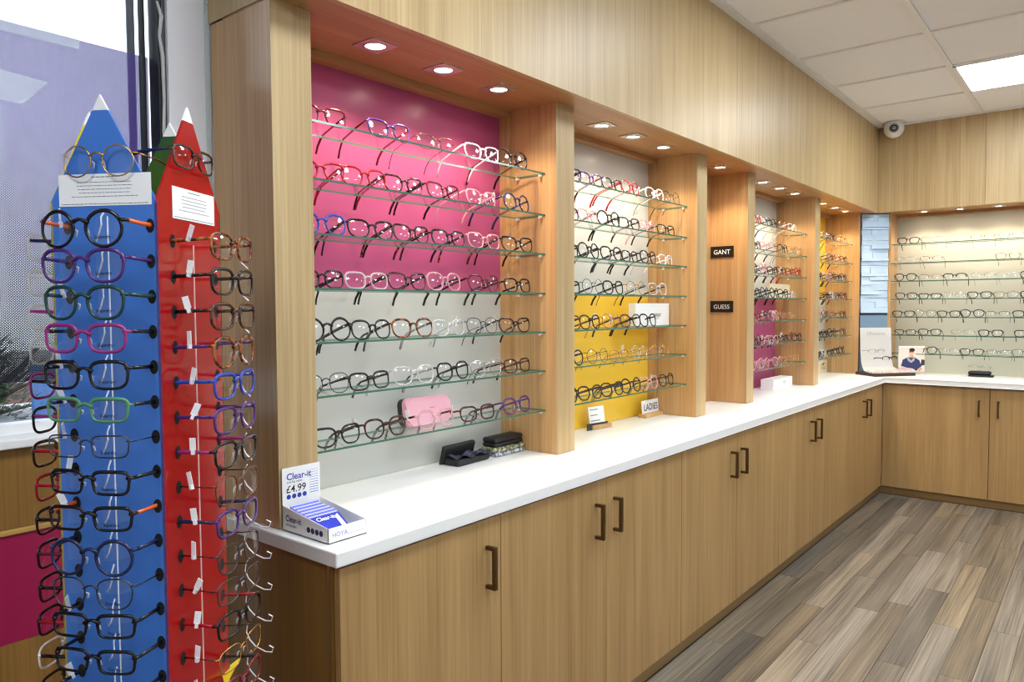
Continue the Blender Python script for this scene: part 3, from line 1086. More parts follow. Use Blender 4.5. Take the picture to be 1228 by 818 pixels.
LONG = {
    0: [[(1.231, 'sb'), (1.474, 'cpb'), (1.67, 'sob'), (1.885, 'cw'), (2.051, 'rk')],
        [(1.222, 'cr'), (1.374, 'br'), (1.526, 'cT'), (1.702, 'cbk'), (1.885, 'cP'), (2.072, 'rn')],
        [(1.226, 'pBT'), (1.397, 'ck'), (1.561, 'cTt'), (1.721, 'sk'), (1.895, 'cPt'), (2.076, 'ck')],
        [(1.223, 'sk'), (1.383, 'sck'), (1.54, 'cT'), (1.702, 'pPk'), (1.895, 'pbk'), (2.08, 'sk')],
        [(1.236, 'rk'), (1.395, 'bk'), (1.556, 'ptm'), (1.724, 'cc'), (1.885, 'pmk'), (2.06, 'cT')],
        [(1.228, 'pmk'), (1.388, 'sk'), (1.56, 'bc'), (1.738, 'pk'), (1.902, 'psk'), (2.075, 'sT')],
        [(1.271, 'ck'), (1.444, 'pT'), (1.657, 'pPT'), (1.857, 'sTb'), (2.069, 'pp')]],
    1: [[(2.402, 'ck'), (2.56, 'cpk'), (2.724, 'ckr'), (2.882, 'rr'), (3.103, 'bw'), (3.271, 'rm')],
        [(2.385, 'sk'), (2.54, 'cP'), (2.70, 'rk'), (2.865, 'sk'), (3.036, 'cP'), (3.222, 'sk')],
        [(2.388, 'sk'), (2.546, 'rk'), (2.72, 'pk'), (2.88, 'sk'), (3.048, 'pk'), (3.219, 'sw')],
        [(2.399, 'sk'), (2.572, 'rmk'), (2.734, 'pk'), (2.934, 'rgk'), (3.14, 'pck')],
        [(2.396, 'ptk'), (2.554, 'pk'), (2.718, 'rd'), (2.88, 'pTk'), (3.042, 'pk')],
        [(2.417, 'rk'), (2.614, 'rok'), (2.785, 'sdg'), (2.969, 'rsg'), (3.164, 'pgd')],
        [(2.393, 'rk'), (2.556, 'pk'), (2.725, 'pkn'), (2.886, 'rk'), (3.05, 'pPk'), (3.232, 'pT')]],
    2: [[(4.37, 'crP'), (4.53, 'bG'), (4.70, 'ck'), (4.86, 'rd'), (5.02, 'cc')],
        [(4.36, 'sk'), (4.52, 'cP'), (4.68, 'rdk'), (4.84, 'pk'), (5.00, 'pgk'), (5.15, 'rg')],
        [(4.34, 'pkk'), (4.50, 'rPk'), (4.66, 'sTk'), (4.82, 'cTk'), (4.98, 'cb'), (5.14, 'rr')],
        [(4.35, 'pk'), (4.52, 'rnk'), (4.69, 'rk'), (4.85, 'pk'), (5.01, 'sck')],
        [(4.38, 'crr'), (4.53, 'ck'), (4.69, 'rP'), (4.86, 'rdP'), (5.05, 'pg')],
        [(4.38, 'pT'), (4.53, 'cP'), (4.69, 'sPk'), (4.85, 'pmk'), (5.00, 'rt'), (5.14, 'sT')],
        [(4.38, 'cPr'), (4.52, 'rP'), (4.76, 'pP'), (4.93, 'pg'), (5.10, 'rg')]],
    3: [[(5.62, 'pgk'), (5.77, 'rs'), (5.93, 'cTk'), (6.09, 'rgk'), (6.25, 'pd')],
        [(5.76, 'rsg'), (5.92, 'ptk'), (6.08, 'rdk'), (6.24, 'cT')],
        [(5.62, 'sn'), (5.78, 'cPk'), (5.94, 'ptk'), (6.10, 'sT'), (6.26, 'pn')],
        [(5.63, 'rgk'), (5.79, 'sT'), (5.95, 'pck'), (6.11, 'sk'), (6.26, 'cb')],
        [(5.63, 'rP'), (5.79, 'ptk'), (5.95, 'rdT'), (6.11, 'pgk'), (6.26, 'sT')],
        [(5.63, 'sk'), (5.79, 'pk'), (5.95, 'rkk'), (6.11, 'sgk'), (6.26, 'pT')],
        [(5.63, 'sk'), (5.78, 'pck'), (5.92, 'sk'), (6.07, 'pk'), (6.22, 'rT')]],
}
for bi, rows_ in LONG.items():
    nm = BAYS[bi][0]
    for k, row in enumerate(rows_):
        for q, (y, sp) in enumerate(row):
            lab = '%s glasses, %s from left on %s shelf from top, %s bay' % (describe(sp), ORD[q + 1], ORD[k + 1], nm)
            glasses(sp, (-1.659 + random.uniform(-0.003, 0.002), y, SZ[k] + 0.0004), R(90) + random.uniform(-0.10, 0.10), lab, 'glasses in the ' + nm + ' bay', rot=None)
BACK = [[(-1.274, 'skk'), (-1.105, 'ssk'), (-0.768, 'hg'), (-0.589, 'ss')], [(-1.29, 'hs'), (-1.11, 'hok'), (-0.607, 'smk')],
        [(-1.292, 'pKk'), (-1.114, 'hdk'), (-0.946, 'hk'), (-0.764, 'hs'), (-0.60, 'hs'), (-0.452, 'sk')],
        [(-1.283, 'sKk'), (-1.114, 'xk'), (-0.95, 'hsk'), (-0.782, 'sKk'), (-0.613, 'smk'), (-0.446, 'sk')],
        [(-1.300, 'sKk'), (-1.145, 'pmk'), (-0.984, 'sKk'), (-0.826, 'pKk'), (-0.662, 'hmk'), (-0.487, 'sKk')],
        [(-1.286, 'xKk'), (-1.111, 'sKk'), (-0.889, 'hsm'), (-0.703, 'sk'), (-0.475, 'sKk')],
        [(-1.136, 'pKk'), (-0.98, 'hsk'), (-0.823, 'sKk'), (-0.648, 'hmk'), (-0.487, 'pmk')]]
for k, row in enumerate(BACK):
    for q, (x, sp) in enumerate(row):
        lab = '%s glasses, %s from left on %s shelf from top, back wall bay' % (describe(sp), ORD[q + 1], ORD[k + 1])
        glasses(sp, (x, 6.584, SZ[k] + 0.0004), random.uniform(-0.05, 0.05), lab, 'glasses in the back wall bay', tagged=False)

# ------------------------------------------------------------------ pencil carousel
SA = R(31)
A0 = Vector((-1.3937, 0.4738, 0))
u0 = Vector((math.cos(SA), math.sin(SA), 0)); w0 = Vector((-math.sin(SA), math.cos(SA), 0))
SB = 0.195
B0, C0, D0 = A0 + u0 * SB, A0 + u0 * SB + w0 * SB, A0 + w0 * SB
cen = A0 + (u0 + w0) * SB / 2
ca = thing('pencil_display_stand', 'four-sided pencil shaped eyewear stand with blue, red, yellow and green boards', 'display stand', (cen.x, cen.y, 0))
BOARDS = [('blue', A0, u0, -w0, blue_card, 1.587, 0.0587, (0.032, 0.183)), ('red', B0, w0, u0, red_card, 1.565, 0.0608, (0.042, 0.174)),
          ('green', C0, -u0, w0, green_card, 1.565, 0.0608, (0.042, 0.174)), ('yellow', D0, -w0, -u0, yellow_card, 1.565, 0.0608, (0.042, 0.174))]
zsh, zap, ztip = 1.628, 1.806, 1.780
NROW = 15
hole0 = None
for nm, o0, uu, n_, mat, z0, dz, (h1, h2) in BOARDS:
    pt = lambda s, z, d=0.0: o0 + uu * s + n_ * d + Vector((0, 0, z))
    wt = 0.5 * SB * (zap - ztip) / (zap - zsh)
    zb_ = 0.06
    ol = [pt(0.0, zb_), pt(SB, zb_), pt(SB, zsh), pt(SB / 2 + wt, ztip), pt(SB / 2 - wt, ztip), pt(0.0, zsh)]
    bd = obj('pencil_board', prism(ol, -n_ * 0.004), mat, ca, tag=nm + ' pencil shaped board')
    obj('pencil_tip', prism([pt(SB / 2 - wt, ztip), pt(SB / 2 + wt, ztip), pt(SB / 2, zap)], -n_ * 0.004), paper, bd, tag='white pointed tip')
    for r in range(NROW):
        for hh in (h1, h2):
            bm = bmesh.new()
            seg = 16
            c0_ = pt(hh, z0 - dz * r, 0.0006)
            vs = [bm.verts.new(c0_ + uu * 0.0078 * math.cos(2 * math.pi * q / seg) + Vector((0, 0, 0.0118 * math.sin(2 * math.pi * q / seg)))) for q in range(seg)]
            bm.faces.new(vs)
            obj('hole', bm, plain('dark_hole', (12, 12, 12), 0.9), bd)
    if nm in ('blue', 'red'):
        s0, s1, zt0, zt1 = (0.018, 0.187, 1.622, 1.675) if nm == 'blue' else (0.043, 0.174, 1.605, 1.660)
        obj('notice', prism([pt(s0, zt0, 0.0004), pt(s1, zt0, 0.0004), pt(s1, zt1, 0.0004), pt(s0, zt1, 0.0004)], n_ * 0.0006), paper, bd, tag='white printed notice')
        bm = bmesh.new()
        rr = random.Random(5)
        for li_, (zf, wf, hgt) in enumerate(((0.90, 0.28, 0.0016), (0.74, 0.58, 0.0011), (0.63, 0.60, 0.0011), (0.52, 0.58, 0.0011), (0.41, 0.56, 0.0011), (0.29, 0.72, 0.0012), (0.06, 0.94, 0.0013))):
            s = (s0 + s1) / 2 - wf * (s1 - s0) / 2
            end = (s0 + s1) / 2 + wf * (s1 - s0) / 2
            zz = zt0 + zf * (zt1 - zt0)
            while s < end:
                l = min(rr.uniform(0.003, 0.009), end - s)
                q = [pt(s, zz - hgt / 2, 0.0013), pt(s + l, zz - hgt / 2, 0.0013), pt(s + l, zz + hgt / 2, 0.0013), pt(s, zz + hgt / 2, 0.0013)]
                bm.faces.new([bm.verts.new(x) for x in q])
                s += l + 0.0012
        obj('notice_print', bm, ink, bd)
    # locking rod with clear loops
    sr = 0.128 if nm == 'blue' else 0.075
    dr = 0.030 if nm == 'blue' else 0.018
    obj('locking_rod', tube(bmesh.new(), [pt(sr, 1.60 if nm == 'blue' else 1.56, dr), pt(sr, 0.30, dr)], 0.0012, 6), clear_cord if nm == 'blue' else plain('pale_cord', (226, 190, 184), 0.4), ca)
    for r in range(NROW if nm in ('blue', 'red') else 0):
        zz = z0 - dz * r
        bm = bmesh.new()
        if nm == 'blue':
            tube(bm, [pt(sr - 0.016, zz + 0.020, dr - 0.012), pt(sr - 0.010, zz + 0.012, dr + 0.002), pt(sr - 0.008, zz, dr + 0.004), pt(sr - 0.014, zz - 0.014, dr + 0.002), pt(sr - 0.028, zz - 0.026, dr - 0.010)], 0.0014, 6)
        else:
            tube(bm, [pt(0.186, zz + 0.010, 0.050), pt(0.188, zz - 0.002, 0.042), pt(0.188, zz - 0.016, 0.040), pt(0.186, zz - 0.030, 0.048), pt(0.182, zz - 0.040, 0.062)] + ([pt(0.176, zz - 0.046, 0.085), pt(0.172, zz - 0.044, 0.100), pt(0.170, zz - 0.034, 0.104), pt(0.169, zz - 0.030, 0.096)] if r > 7 else []), 0.0011, 6)
        obj('lock_loop', bm, clear_cord, ca)
obj('centre_pole', disc(bmesh.new(), (cen.x, cen.y, 0.04), 0.02, 1.5), steel, ca)
bm = bmesh.new()
ta = R(47)
ta1, ta2 = Vector((math.cos(ta), math.sin(ta), 0)), Vector((-math.sin(ta), math.cos(ta), 0))
hs = 0.153
prism([cen + ta1 * a * hs + ta2 * b_ * hs + Vector((0, 0, 0.03)) for a, b_ in ((-1, -1), (1, -1), (1, 1), (-1, 1))], (0, 0, 0.03), bm)
obj('base_plate', bm, yellow_card, ca, tag='yellow square base plate')
lw = lambda s, d: B0 + w0 * s + u0 * d + Vector((0, 0, 0.740))
obj('yellow_ledge', prism([lw(0.165, 0.0008), lw(0.125, 0.030), lw(0.236, -0.002), lw(0.1945, -0.006), lw(0.1945, 0.0008)], (0, 0, 0.003)), yellow_card, ca, tag='small yellow card ledge')
obj('foot', disc(bmesh.new(), (cen.x, cen.y, 0.0), 0.16, 0.031), blackp, ca)

STAND = {
    'blue': [('rkO', 'Superdry'), ('pp', 'Superdry'), ('pG', 'Superdry'), ('sMk', 'Superdry'), ('skk', 'Superdry'), ('xLk', 'Superdry'), ('xmk', 'Superdry'), ('xk', 'Superdry'), ('xkO', 'Superdry'), ('rn', None), ('pmk', 'Ray-Ban'), ('xk', 'Ray-Ban'), ('xk', 'Ray-Ban'), ('sk', None)],
    'red': [('st', None), ('sk', None), ('sTk', None), ('ptp', None), ('sB', None), ('sp', None), ('skM', None), ('pok', None), ('spn', None), ('pmk', None), ('smk', None), ('skr', None), ('sgk', None), ('sbk', None)],
    'yellow': [('scn', None), ('sc', None), ('scM', None), ('sc', None), ('sMk', None), ('skM', None), ('sTr', None), ('sr', None), ('sk', None), ('skb', None), ('sk', None), ('skr', None), ('swk', None), ('sk', None)],
}
ang = {'blue': 31, 'red': 121, 'yellow': 301}
for nm, o0, uu, n_, mat, z0, dz, (h1, h2) in BOARDS:
    if nm not in STAND:
        continue
    d = 0.068 if nm != 'red' else 0.078
    for r, (sp, tx) in enumerate(STAND[nm]):
        pose = 'standwide' if nm == 'blue' else 'stand'
        hg_ = build_glasses(sp[0], FR[sp[1]][2], pose)[3]
        hz_ = hg_.z * 0.150 / (2 * hg_.x)
        mid = (h1 + h2) / 2
        q = o0 + uu * mid + n_ * d
        lab = '%s glasses, %s down the %s side of the pencil stand' % (describe(sp), ORD[r + 1], nm)
        if r == 13:
            lab = '%s glasses, lowest on the %s side of the pencil stand' % (describe(sp), nm)
        tg = True if nm == 'red' else (random.random() < 0.7 if nm == 'blue' else False)
        glasses(sp, (q.x, q.y, z0 - dz * r - hz_ + 0.003), R(ang[nm]) + random.uniform(-0.04, 0.04), lab, 'glasses on the pencil stand', pose, tagged=tg, lens_text=tx)
# two pairs hung over the pencil points
q = A0 + u0 * 0.0975 - w0 * 0.012
glasses('rg', (q.x, q.y, 1.668), R(31), 'thin gold round glasses hung over the point of the blue pencil board', 'glasses on the pencil stand', 'standwide', tagged=False, size=0.92)
q = B0 + w0 * 0.100 + u0 * 0.012
glasses('sTn', (q.x, q.y, 1.693), R(121), 'brown rectangular glasses with navy temples over the red pencil point', 'glasses on the pencil stand', 'stand', tagged=False, size=0.86)

# ------------------------------------------------------------------ small things on shelves and worktop
# lens wipe dispenser
by0, by1, bxb, bxf = 1.030, 1.142, -1.580, -1.395
db = thing('lens_wipe_dispenser', 'white and blue card counter box of lens wipes with handwritten price', 'dispenser', ((bxb + bxf) / 2, (by0 + by1) / 2, ZW))
z0 = ZW + 0.0005
bm = box(bxb, bxf, by0, by1, z0, z0 + 0.002)
obj('box_floor', bm, paper, db)
for ya in (by0, by1 - 0.0015):
    obj('side_wall', prism([(bxb, ya, z0), (bxf, ya, z0), (bxf, ya, z0 + 0.036), (bxb, ya, z0 + 0.062)], (0, 0.0015, 0)), paper, db)
obj('front_wall', box(bxf - 0.0015, bxf, by0, by1, z0, z0 + 0.036), paper, db)
hd = obj('header_card', box(bxb, bxb + 0.002, by0, by1, z0, z0 + 0.152), paper, db)
XH = bxb + 0.002
text('header_title', 'Clear-it', 0.0235, blue_ink, hd, (XH, by0 + 0.012, z0 + 0.121), (0, 1, 0), (0, 0, 1), 'LEFT', bold=0.012)
text('header_subtitle', 'anti-fog wipes', 0.008, black_ink, hd, (XH, by0 + 0.013, z0 + 0.113), (0, 1, 0), (0, 0, 1), 'LEFT')
text('price_writing', '£4.99', 0.026, black_ink, hd, (XH, by0 + 0.010, z0 + 0.089), (0, 1, 0), (0, 0.06, 1), 'LEFT', bold=0.004)
bm = bmesh.new()
for k in range(4):
    disc(bm, (XH, by0 + 0.018 + k * 0.0155, z0 + 0.0785), 0.0060, 0.0005, 'x', 16)
obj('round_icon', bm, blue_ink, hd)
bm = bmesh.new()
for k in range(10):
    for j in range(7):
        s = 0.0004 + 0.00016 * (10 - k)
        bx(bm, XH, XH + 0.0004, by0 + 0.080 + j * 0.0038, by0 + 0.0828 + j * 0.0038, z0 + 0.078 + k * 0.0065, z0 + 0.078 + k * 0.0065 + s)
o = obj('header_dots', bm, plain('pale_blue_ink', (96, 120, 205), 0.6), hd)
o['kind'] = 'stuff'
text('side_title', 'Clear-it', 0.021, plain('navy_ink', (32, 34, 92), 0.6), db, (bxb + 0.014, by0, z0 + 0.026), (1, 0, 0), (0, 0, 1), 'LEFT', bold=0.012)
text('side_subtitle', 'anti-fog wipes', 0.008, black_ink, db, (bxb + 0.015, by0, z0 + 0.015), (1, 0, 0), (0, 0, 1), 'LEFT', bold=0.01)
bm = bmesh.new()
for k in range(4):
    disc(bm, (bxb + 0.108 + k * 0.0165, by0 - 0.0005, z0 + 0.020), 0.0070, 0.0005, 'y', 16)
obj('round_icon', bm, MATS['navy_ink'], db)
text('front_title', 'HOYA', 0.016, plain('soft_blue_ink', (120, 132, 186), 0.6), db, (bxf, by0 + 0.010, z0 + 0.013), (0, 1, 0), (0, 0, 1), 'LEFT')
obj('front_line', box(bxf, bxf + 0.0004, by0 + 0.055, by0 + 0.104, z0 + 0.0125, z0 + 0.0132), ink, db)
pk = plain('wipe_packet_blue', (34, 58, 190), 0.5, spec=0.15, noise=0.2, nscale=25)
pk2 = plain('wipe_packet_pale', (92, 106, 210), 0.5, spec=0.15, noise=0.1, nscale=25)
for k in range(6):
    x = bxb + 0.026 + k * 0.0155
    top = z0 + 0.060 - k * 0.003
    t = thing('wipe_packet', ('shiny blue lens wipe packet at the front of the counter box' if k == 5 else 'pale blue lens wipe packet, %s from the back of the counter box' % ORD[k + 1]), 'packet', (x, (by0 + by1) / 2, z0 + 0.003), group='lens wipe packets')
    dx = 0.070
    y0, y1 = by0 + 0.006, by1 - 0.022 + random.uniform(-0.003, 0.003)
    obj('packet_film', prism([(x + dx, y0, z0 + 0.004), (x + dx, y1, z0 + 0.004), (x, y1, top), (x, y0, top)], (-0.003, 0, -0.002)), pk if k == 5 else pk2, t)
    obj('packet_crimp', prism([(x, y0, top), (x, y1, top), (x - 0.003, y1, top + 0.003), (x - 0.003, y0, top + 0.003)], (-0.001, 0, -0.001)), plain('packet_crimp_white', (176, 182, 228), 0.5, spec=0.15), t)
    if k == 5:
        n3 = Vector((top - z0 - 0.004, 0, dx)).normalized()
        up = Vector((-dx, 0, top - z0 - 0.004)).normalized()
        text('packet_title', 'Clear-it', 0.017, paper, t, Vector((x, y0 + 0.012, top)) - up * 0.018 + n3 * 0.0008, (0, 1, 0), up, 'LEFT', bold=0.02)
        obj('packet_flash', prism([Vector((x, y1 - 0.018, top)) - up * 0.012 + n3 * 0.001, Vector((x, y1 - 0.020, top)) - up * 0.066 + n3 * 0.001, Vector((x, y1 - 0.006, top)) - up * 0.066 + n3 * 0.001, Vector((x, y1 - 0.007, top)) - up * 0.006 + n3 * 0.001], n3 * 0.0004), paper, t)


def rbox(sx, sy, sz, r, seg=3):
    bm = bmesh.new()
    bx(bm, -sx / 2, sx / 2, -sy / 2, sy / 2, 0, sz)
    bmesh.ops.bevel(bm, geom=bm.edges[:], offset=r, segments=seg, affect='EDGES', profile=0.5)
    return bm


def place(bm, loc, rz=0.0, ry=0.0, rx=0.0):
    bmesh.ops.transform(bm, matrix=Matrix.Translation(Vector(loc)) @ Matrix.Rotation(rz, 4, 'Z') @ Matrix.Rotation(ry, 4, 'Y') @ Matrix.Rotation(rx, 4, 'X'), verts=bm.verts[:])
    return bm


# open black case with a cloth packet
t = thing('open_glasses_case', 'open black glasses case holding a wrapped cloth on the worktop', 'glasses case', (-1.775, 1.90, ZW))
obj('case_base', place(rbox(0.070, 0.175, 0.024, 0.007), (-1.765, 1.905, ZW + 0.0005), 0.05), black_case, t, smooth=True)
obj('case_lid', place(rbox(0.085, 0.170, 0.020, 0.008), (-1.797, 1.898, ZW + 0.022), 0.05, R(-76)), black_case, t, smooth=True)
bm = bmesh.new()
rr = random.Random(9)
gx, gy = 6, 14
vv = [[bm.verts.new((-1.785 + 0.058 * i / gx + rr.uniform(-.002, .002), 1.822 + 0.165 * j / gy, ZW + 0.027 + rr.uniform(0, 0.006) + 0.006 * math.sin(j * 0.9 + i))) for j in range(gy + 1)] for i in range(gx + 1)]
for i in range(gx):
    for j in range(gy):
        bm.faces.new((vv[i][j], vv[i + 1][j], vv[i + 1][j + 1], vv[i][j + 1]))
tagm(obj('cleaning_cloth_packet', bm, [plain('cellophane_over_navy', (58, 60, 84), 0.08)]), 'dark blue cloth in clear wrapping lying in the open case', 'cloth')
# stack of three cases
pat1 = tortoise('patterned_pouch_green', (92, 96, 70), (200, 200, 168))
pat2 = tortoise('patterned_pouch_grey', (110, 112, 122), (214, 216, 222))
yc_ = 2.105
tagm(obj('spectacle_pouch', place(rbox(0.072, 0.172, 0.017, 0.006), (-1.765, yc_ + 0.003, ZW + 0.0005), 0.0), pat2, smooth=True), 'grey patterned pouch at the bottom of the case stack', 'pouch', 'stacked cases and pouches')
tagm(obj('spectacle_pouch', place(rbox(0.075, 0.176, 0.017, 0.006), (-1.764, yc_ - 0.0, ZW + 0.0180), 0.0), pat1, smooth=True), 'green speckled pouch in the middle of the case stack', 'pouch', 'stacked cases and pouches')
t = thing('glasses_case', 'closed black glasses case on top of two patterned pouches', 'glasses case', (-1.766, yc_, ZW + 0.0355), group='stacked cases and pouches')
obj('case_base', place(rbox(0.066, 0.166, 0.016, 0.007), (-1.766, yc_, ZW + 0.0355), 0.02), black_case, t, smooth=True)
obj('case_lid', place(rbox(0.067, 0.167, 0.020, 0.009), (-1.766, yc_, ZW + 0.0505), 0.02), black_case, t, smooth=True)
# pink case on the lowest shelf
t = thing('glasses_case', 'upright pale pink glasses case with black edge on the lowest shelf', 'glasses case', (-1.745, 1.69, SZ[6]))
bm = bmesh.new()
prf = []
hw, hh, rd = 0.100, 0.046, 0.022
for cx_, cz_, a0 in ((hw - rd, hh - rd, 0), (-hw + rd, hh - rd, 90), (-hw + rd, -hh + rd, 180), (hw - rd, -hh + rd, 270)):
    for k in range(6):
        a = R(a0 + 90 * k / 5)
        prf.append((cx_ + rd * math.cos(a), cz_ + rd * math.sin(a)))
for dx0, dx1, s, mt_, nm_ in ((-0.032, -0.010, 1.0, blackp, 'case_base'), (-0.010, 0.012, 1.0, pink_case, 'case_lid')):
    b_ = prism([(dx0, p * s, q + hh) for p, q in prf], (dx1 - dx0, 0, 0))
    bmesh.ops.bevel(b_, geom=[e_ for e_ in b_.edges if abs(e_.verts[0].co.x - dx1) < 1e-5 and abs(e_.verts[1].co.x - dx1) < 1e-5], offset=0.006, segments=3, affect='EDGES') if nm_ == 'case_lid' else None
    place(b_, (-1.738, 1.690, SZ[6] + 0.0008), 0.0, R(-8))
    obj(nm_, b_, mt_, t)
bm.free()
obj('case_mark', box(-1.7318, -1.7310, 1.690, 1.712, SZ[6] + 0.054, SZ[6] + 0.0565), plain('rose_ink', (200, 120, 140), 0.5), t)

# leaflet holder, ladies sign
t = thing('leaflet_stand', 'small white leaflet in an acrylic holder on a light wood base', 'stand', (-1.79, 2.80, ZW))
obj('stand_base', place(rbox(0.030, 0.13, 0.020, 0.002, 1), (-1.785, 2.815, ZW + 0.0005), -0.15), light_wood, t)
obj('leaflet', place(box(-0.0006, 0.0006, -0.055, 0.050, 0, 0.085), (-1.79, 2.805, ZW + 0.015), -0.15, R(-8)), paper, t)
obj('acrylic_holder', place(box(-0.001, 0.001, -0.085, 0.055, 0, 0.030), (-1.775, 2.795, ZW + 0.0005), -0.15), acrylic, t)
bm = bmesh.new()
for zz, wf in ((0.070, 0.6), (0.045, 0.55), (0.020, 0.7)):
    bx(bm, 0.0006, 0.0009, -0.045, -0.045 + 0.09 * wf, zz, zz + 0.004)
place(bm, (-1.79, 2.805, ZW + 0.015), -0.15, R(-8))
obj('leaflet_print', bm, ink, t)
t = thing('counter_sign', 'white LADIES counter sign on a light wood base', 'sign', (-1.80, 3.30, ZW))
obj('sign_base', place(rbox(0.045, 0.185, 0.018, 0.002, 1), (-1.785, 3.295, ZW + 0.0005), 0), light_wood, t)
obj('sign_plate', place(box(-0.002, 0.002, -0.085, 0.085, 0, 0.066), (-1.79, 3.295, ZW + 0.016), 0, R(-4)), paper, t)
text('sign_lettering', 'LADIES', 0.046, plain('navy_sign_ink', (28, 36, 74), 0.5), t, (-1.7880, 3.295, ZW + 0.032), (0, 1, 0), (-0.07, 0, 1), bold=0.008)
# boxes with brand names
t = thing('display_box', 'white card box with black lettering on a white-over-yellow bay shelf', 'box', (-1.715, 3.235, SZ[4]))
obj('carton', box(-1.765, -1.727, 3.032, 3.368, SZ[4] + 0.0005, SZ[4] + 0.108), paper, t)
text('box_lettering', 'RADLEY', 0.021, black_ink, t, (-1.727, 3.245, SZ[4] + 0.044), (0, 1, 0), (0, 0, 1), bold=0.01)
text('box_small_lettering', 'LONDON', 0.008, ink, t, (-1.727, 3.245, SZ[4] + 0.031), (0, 1, 0), (0, 0, 1))
t = thing('display_box', 'cream card box on a shelf of the white-over-pink bay', 'box', (-1.74, 5.0, SZ[3]))
obj('carton', box(-1.768, -1.738, 4.80, 5.19, SZ[3] + 0.0005, SZ[3] + 0.097), cream, t)
t = thing('display_box', 'low white card box on the worktop below the pink panel', 'box', (-1.72, 4.93, ZW))
obj('carton', box(-1.79, -1.705, 4.80, 5.165, ZW + 0.0005, ZW + 0.066), paper, t)
text('box_lettering', 'RADLEY', 0.018, ink, t, (-1.705, 5.01, ZW + 0.034), (0, 1, 0), (0, 0, 1))
text('box_small_lettering', 'LONDON', 0.008, ink, t, (-1.705, 5.01, ZW + 0.022), (0, 1, 0), (0, 0, 1))
t = thing('display_card', 'beige brand card standing below the yellow-over-white bay', 'card', (-1.815, 6.20, ZW))
obj('card_block', box(-1.835, -1.818, 5.98, 6.36, ZW + 0.0005, ZW + 0.106), cream, t)
text('card_lettering', "O'NEILL", 0.038, plain('brown_ink', (146, 116, 74), 0.6), t, (-1.818, 6.255, ZW + 0.030), (0, 1, 0), (0, 0, 1))
obj('card_emblem', prism([(-1.818, 6.20, ZW + 0.066), (-1.818, 6.27, ZW + 0.066), (-1.818, 6.31, ZW + 0.088), (-1.818, 6.24, ZW + 0.084)], (0.0006, 0, 0)), MATS['brown_ink'], t)
# brand signs on the pillar
for nm_, zc_, sz_, bold in (('GANT', 1.761, 0.036, 0.012), ('GUESS', 1.449, 0.034, 0.0)):
    t = thing('brand_sign', ('upper' if nm_ == 'GANT' else 'lower') + ' of two small black signs with pale lettering on the wood pillar', 'sign', (-1.731, 4.02, zc_))
    obj('sign_plate', box(-1.799, -1.663, 4.019, 4.0255, zc_ - 0.031, zc_ + 0.033), blackp, t, bevel=0.001)
    text('sign_lettering', nm_, sz_, white, t, (-1.731, 4.019, zc_ - 0.012), (1, 0, 0), (0, 0, 1), bold=bold)

# ------------------------------------------------------------------ corner display
fe, le = Vector((0.64, 0.768, 0)), Vector((-0.768, 0.64, 0))
FLc = Vector((-1.407, 6.166, ZW))
t = thing('rimless_glasses_display', 'white curved display of fine wire glasses on a dark base in the corner', 'display stand', (-1.40, 6.38, ZW))
obj('dark_base', prism([FLc + Vector((0, 0, 0.0005)), FLc + fe * 0.36 + Vector((0, 0, 0.0005)), FLc + fe * 0.36 + le * 0.23 + Vector((0, 0, 0.0005)), FLc + le * 0.23 + Vector((0, 0, 0.0005))], (0, 0, 0.022)), dark_wood, t)
bm = bmesh.new()
prof = [(0.02, 0.0245), (0.10, 0.026), (0.145, 0.036), (0.175, 0.062), (0.190, 0.11), (0.200, 0.20), (0.210, 0.375)]
vs = []
for d, zz in prof:
    vs.append([bm.verts.new(FLc + fe * s + le * d + Vector((0, 0, zz))) for s in ((0.02, 0.30) if zz > 0.05 else (0.012, 0.33))])
for a, b_ in zip(vs, vs[1:]):
    bm.faces.new((a[0], a[1], b_[1], b_[0]))
bmesh.ops.solidify(bm, geom=bm.faces[:], thickness=0.004)
bk = obj('curved_backdrop', bm, paper, t, smooth=False)
o = FLc + le * 0.200
text('backdrop_lettering', 'Silhouette', 0.042, plain('pale_grey_ink', (178, 180, 188), 0.5), bk, o + fe * 0.155 + Vector((0, 0, 0.315)) - le * 0.002, fe, (0, 0, 1))
for k, (s, zz, d, spec, tilt) in enumerate(((0.10, 0.185, 0.150, 'hok', 0.0), (0.21, 0.125, 0.135, 'hKk', 0.1))):
    q = FLc + fe * s + le * (d - 0.04) + Vector((0, 0, zz - 0.02))
    glasses(spec, q, math.atan2(fe.y, fe.x) + tilt, ['fine brown half-rim glasses mounted high on the white corner display', 'fine black half-rim glasses mounted low on the white corner display'][k], 'glasses on the corner display', 'stand', tagged=False)
bm = bmesh.new()
rr = random.Random(4)
for k in range(70):
    q = FLc + fe * rr.uniform(0.02, 0.34) + le * rr.uniform(0.02, 0.12) + Vector((0, 0, 0.030))
    s = rr.uniform(0.003, 0.008)
    bx(bm, q.x - s, q.x + s, q.y - s, q.y + s, q.z - 0.004, q.z + s)
o = obj('pebbles', bm, plain('white_pebbles', (236, 222, 214), 0.5, noise=0.15, nscale=60), t)
o['kind'] = 'stuff'
# photo card
PC = FLc + fe * 0.315 + le * 0.135
t = thing('photo_card', 'photo card of a man in a navy top beside the corner display', 'photo card', (PC.x, PC.y, ZW + 0.023))
pr, up = Vector((0.86, 0.51, 0)).normalized(), Vector((0, 0, 1))
pn = pr.cross(up)
P2 = lambda s, h, d=0.0: PC + Vector((0, 0, 0.0235)) + pr * s + up * h + pn * d
Wc, Hc = 0.195, 0.205
obj('card', prism([P2(0, 0), P2(Wc, 0), P2(Wc, Hc), P2(0, Hc)], -pn * 0.003), plain('photo_background', (226, 214, 204), 0.4), t)


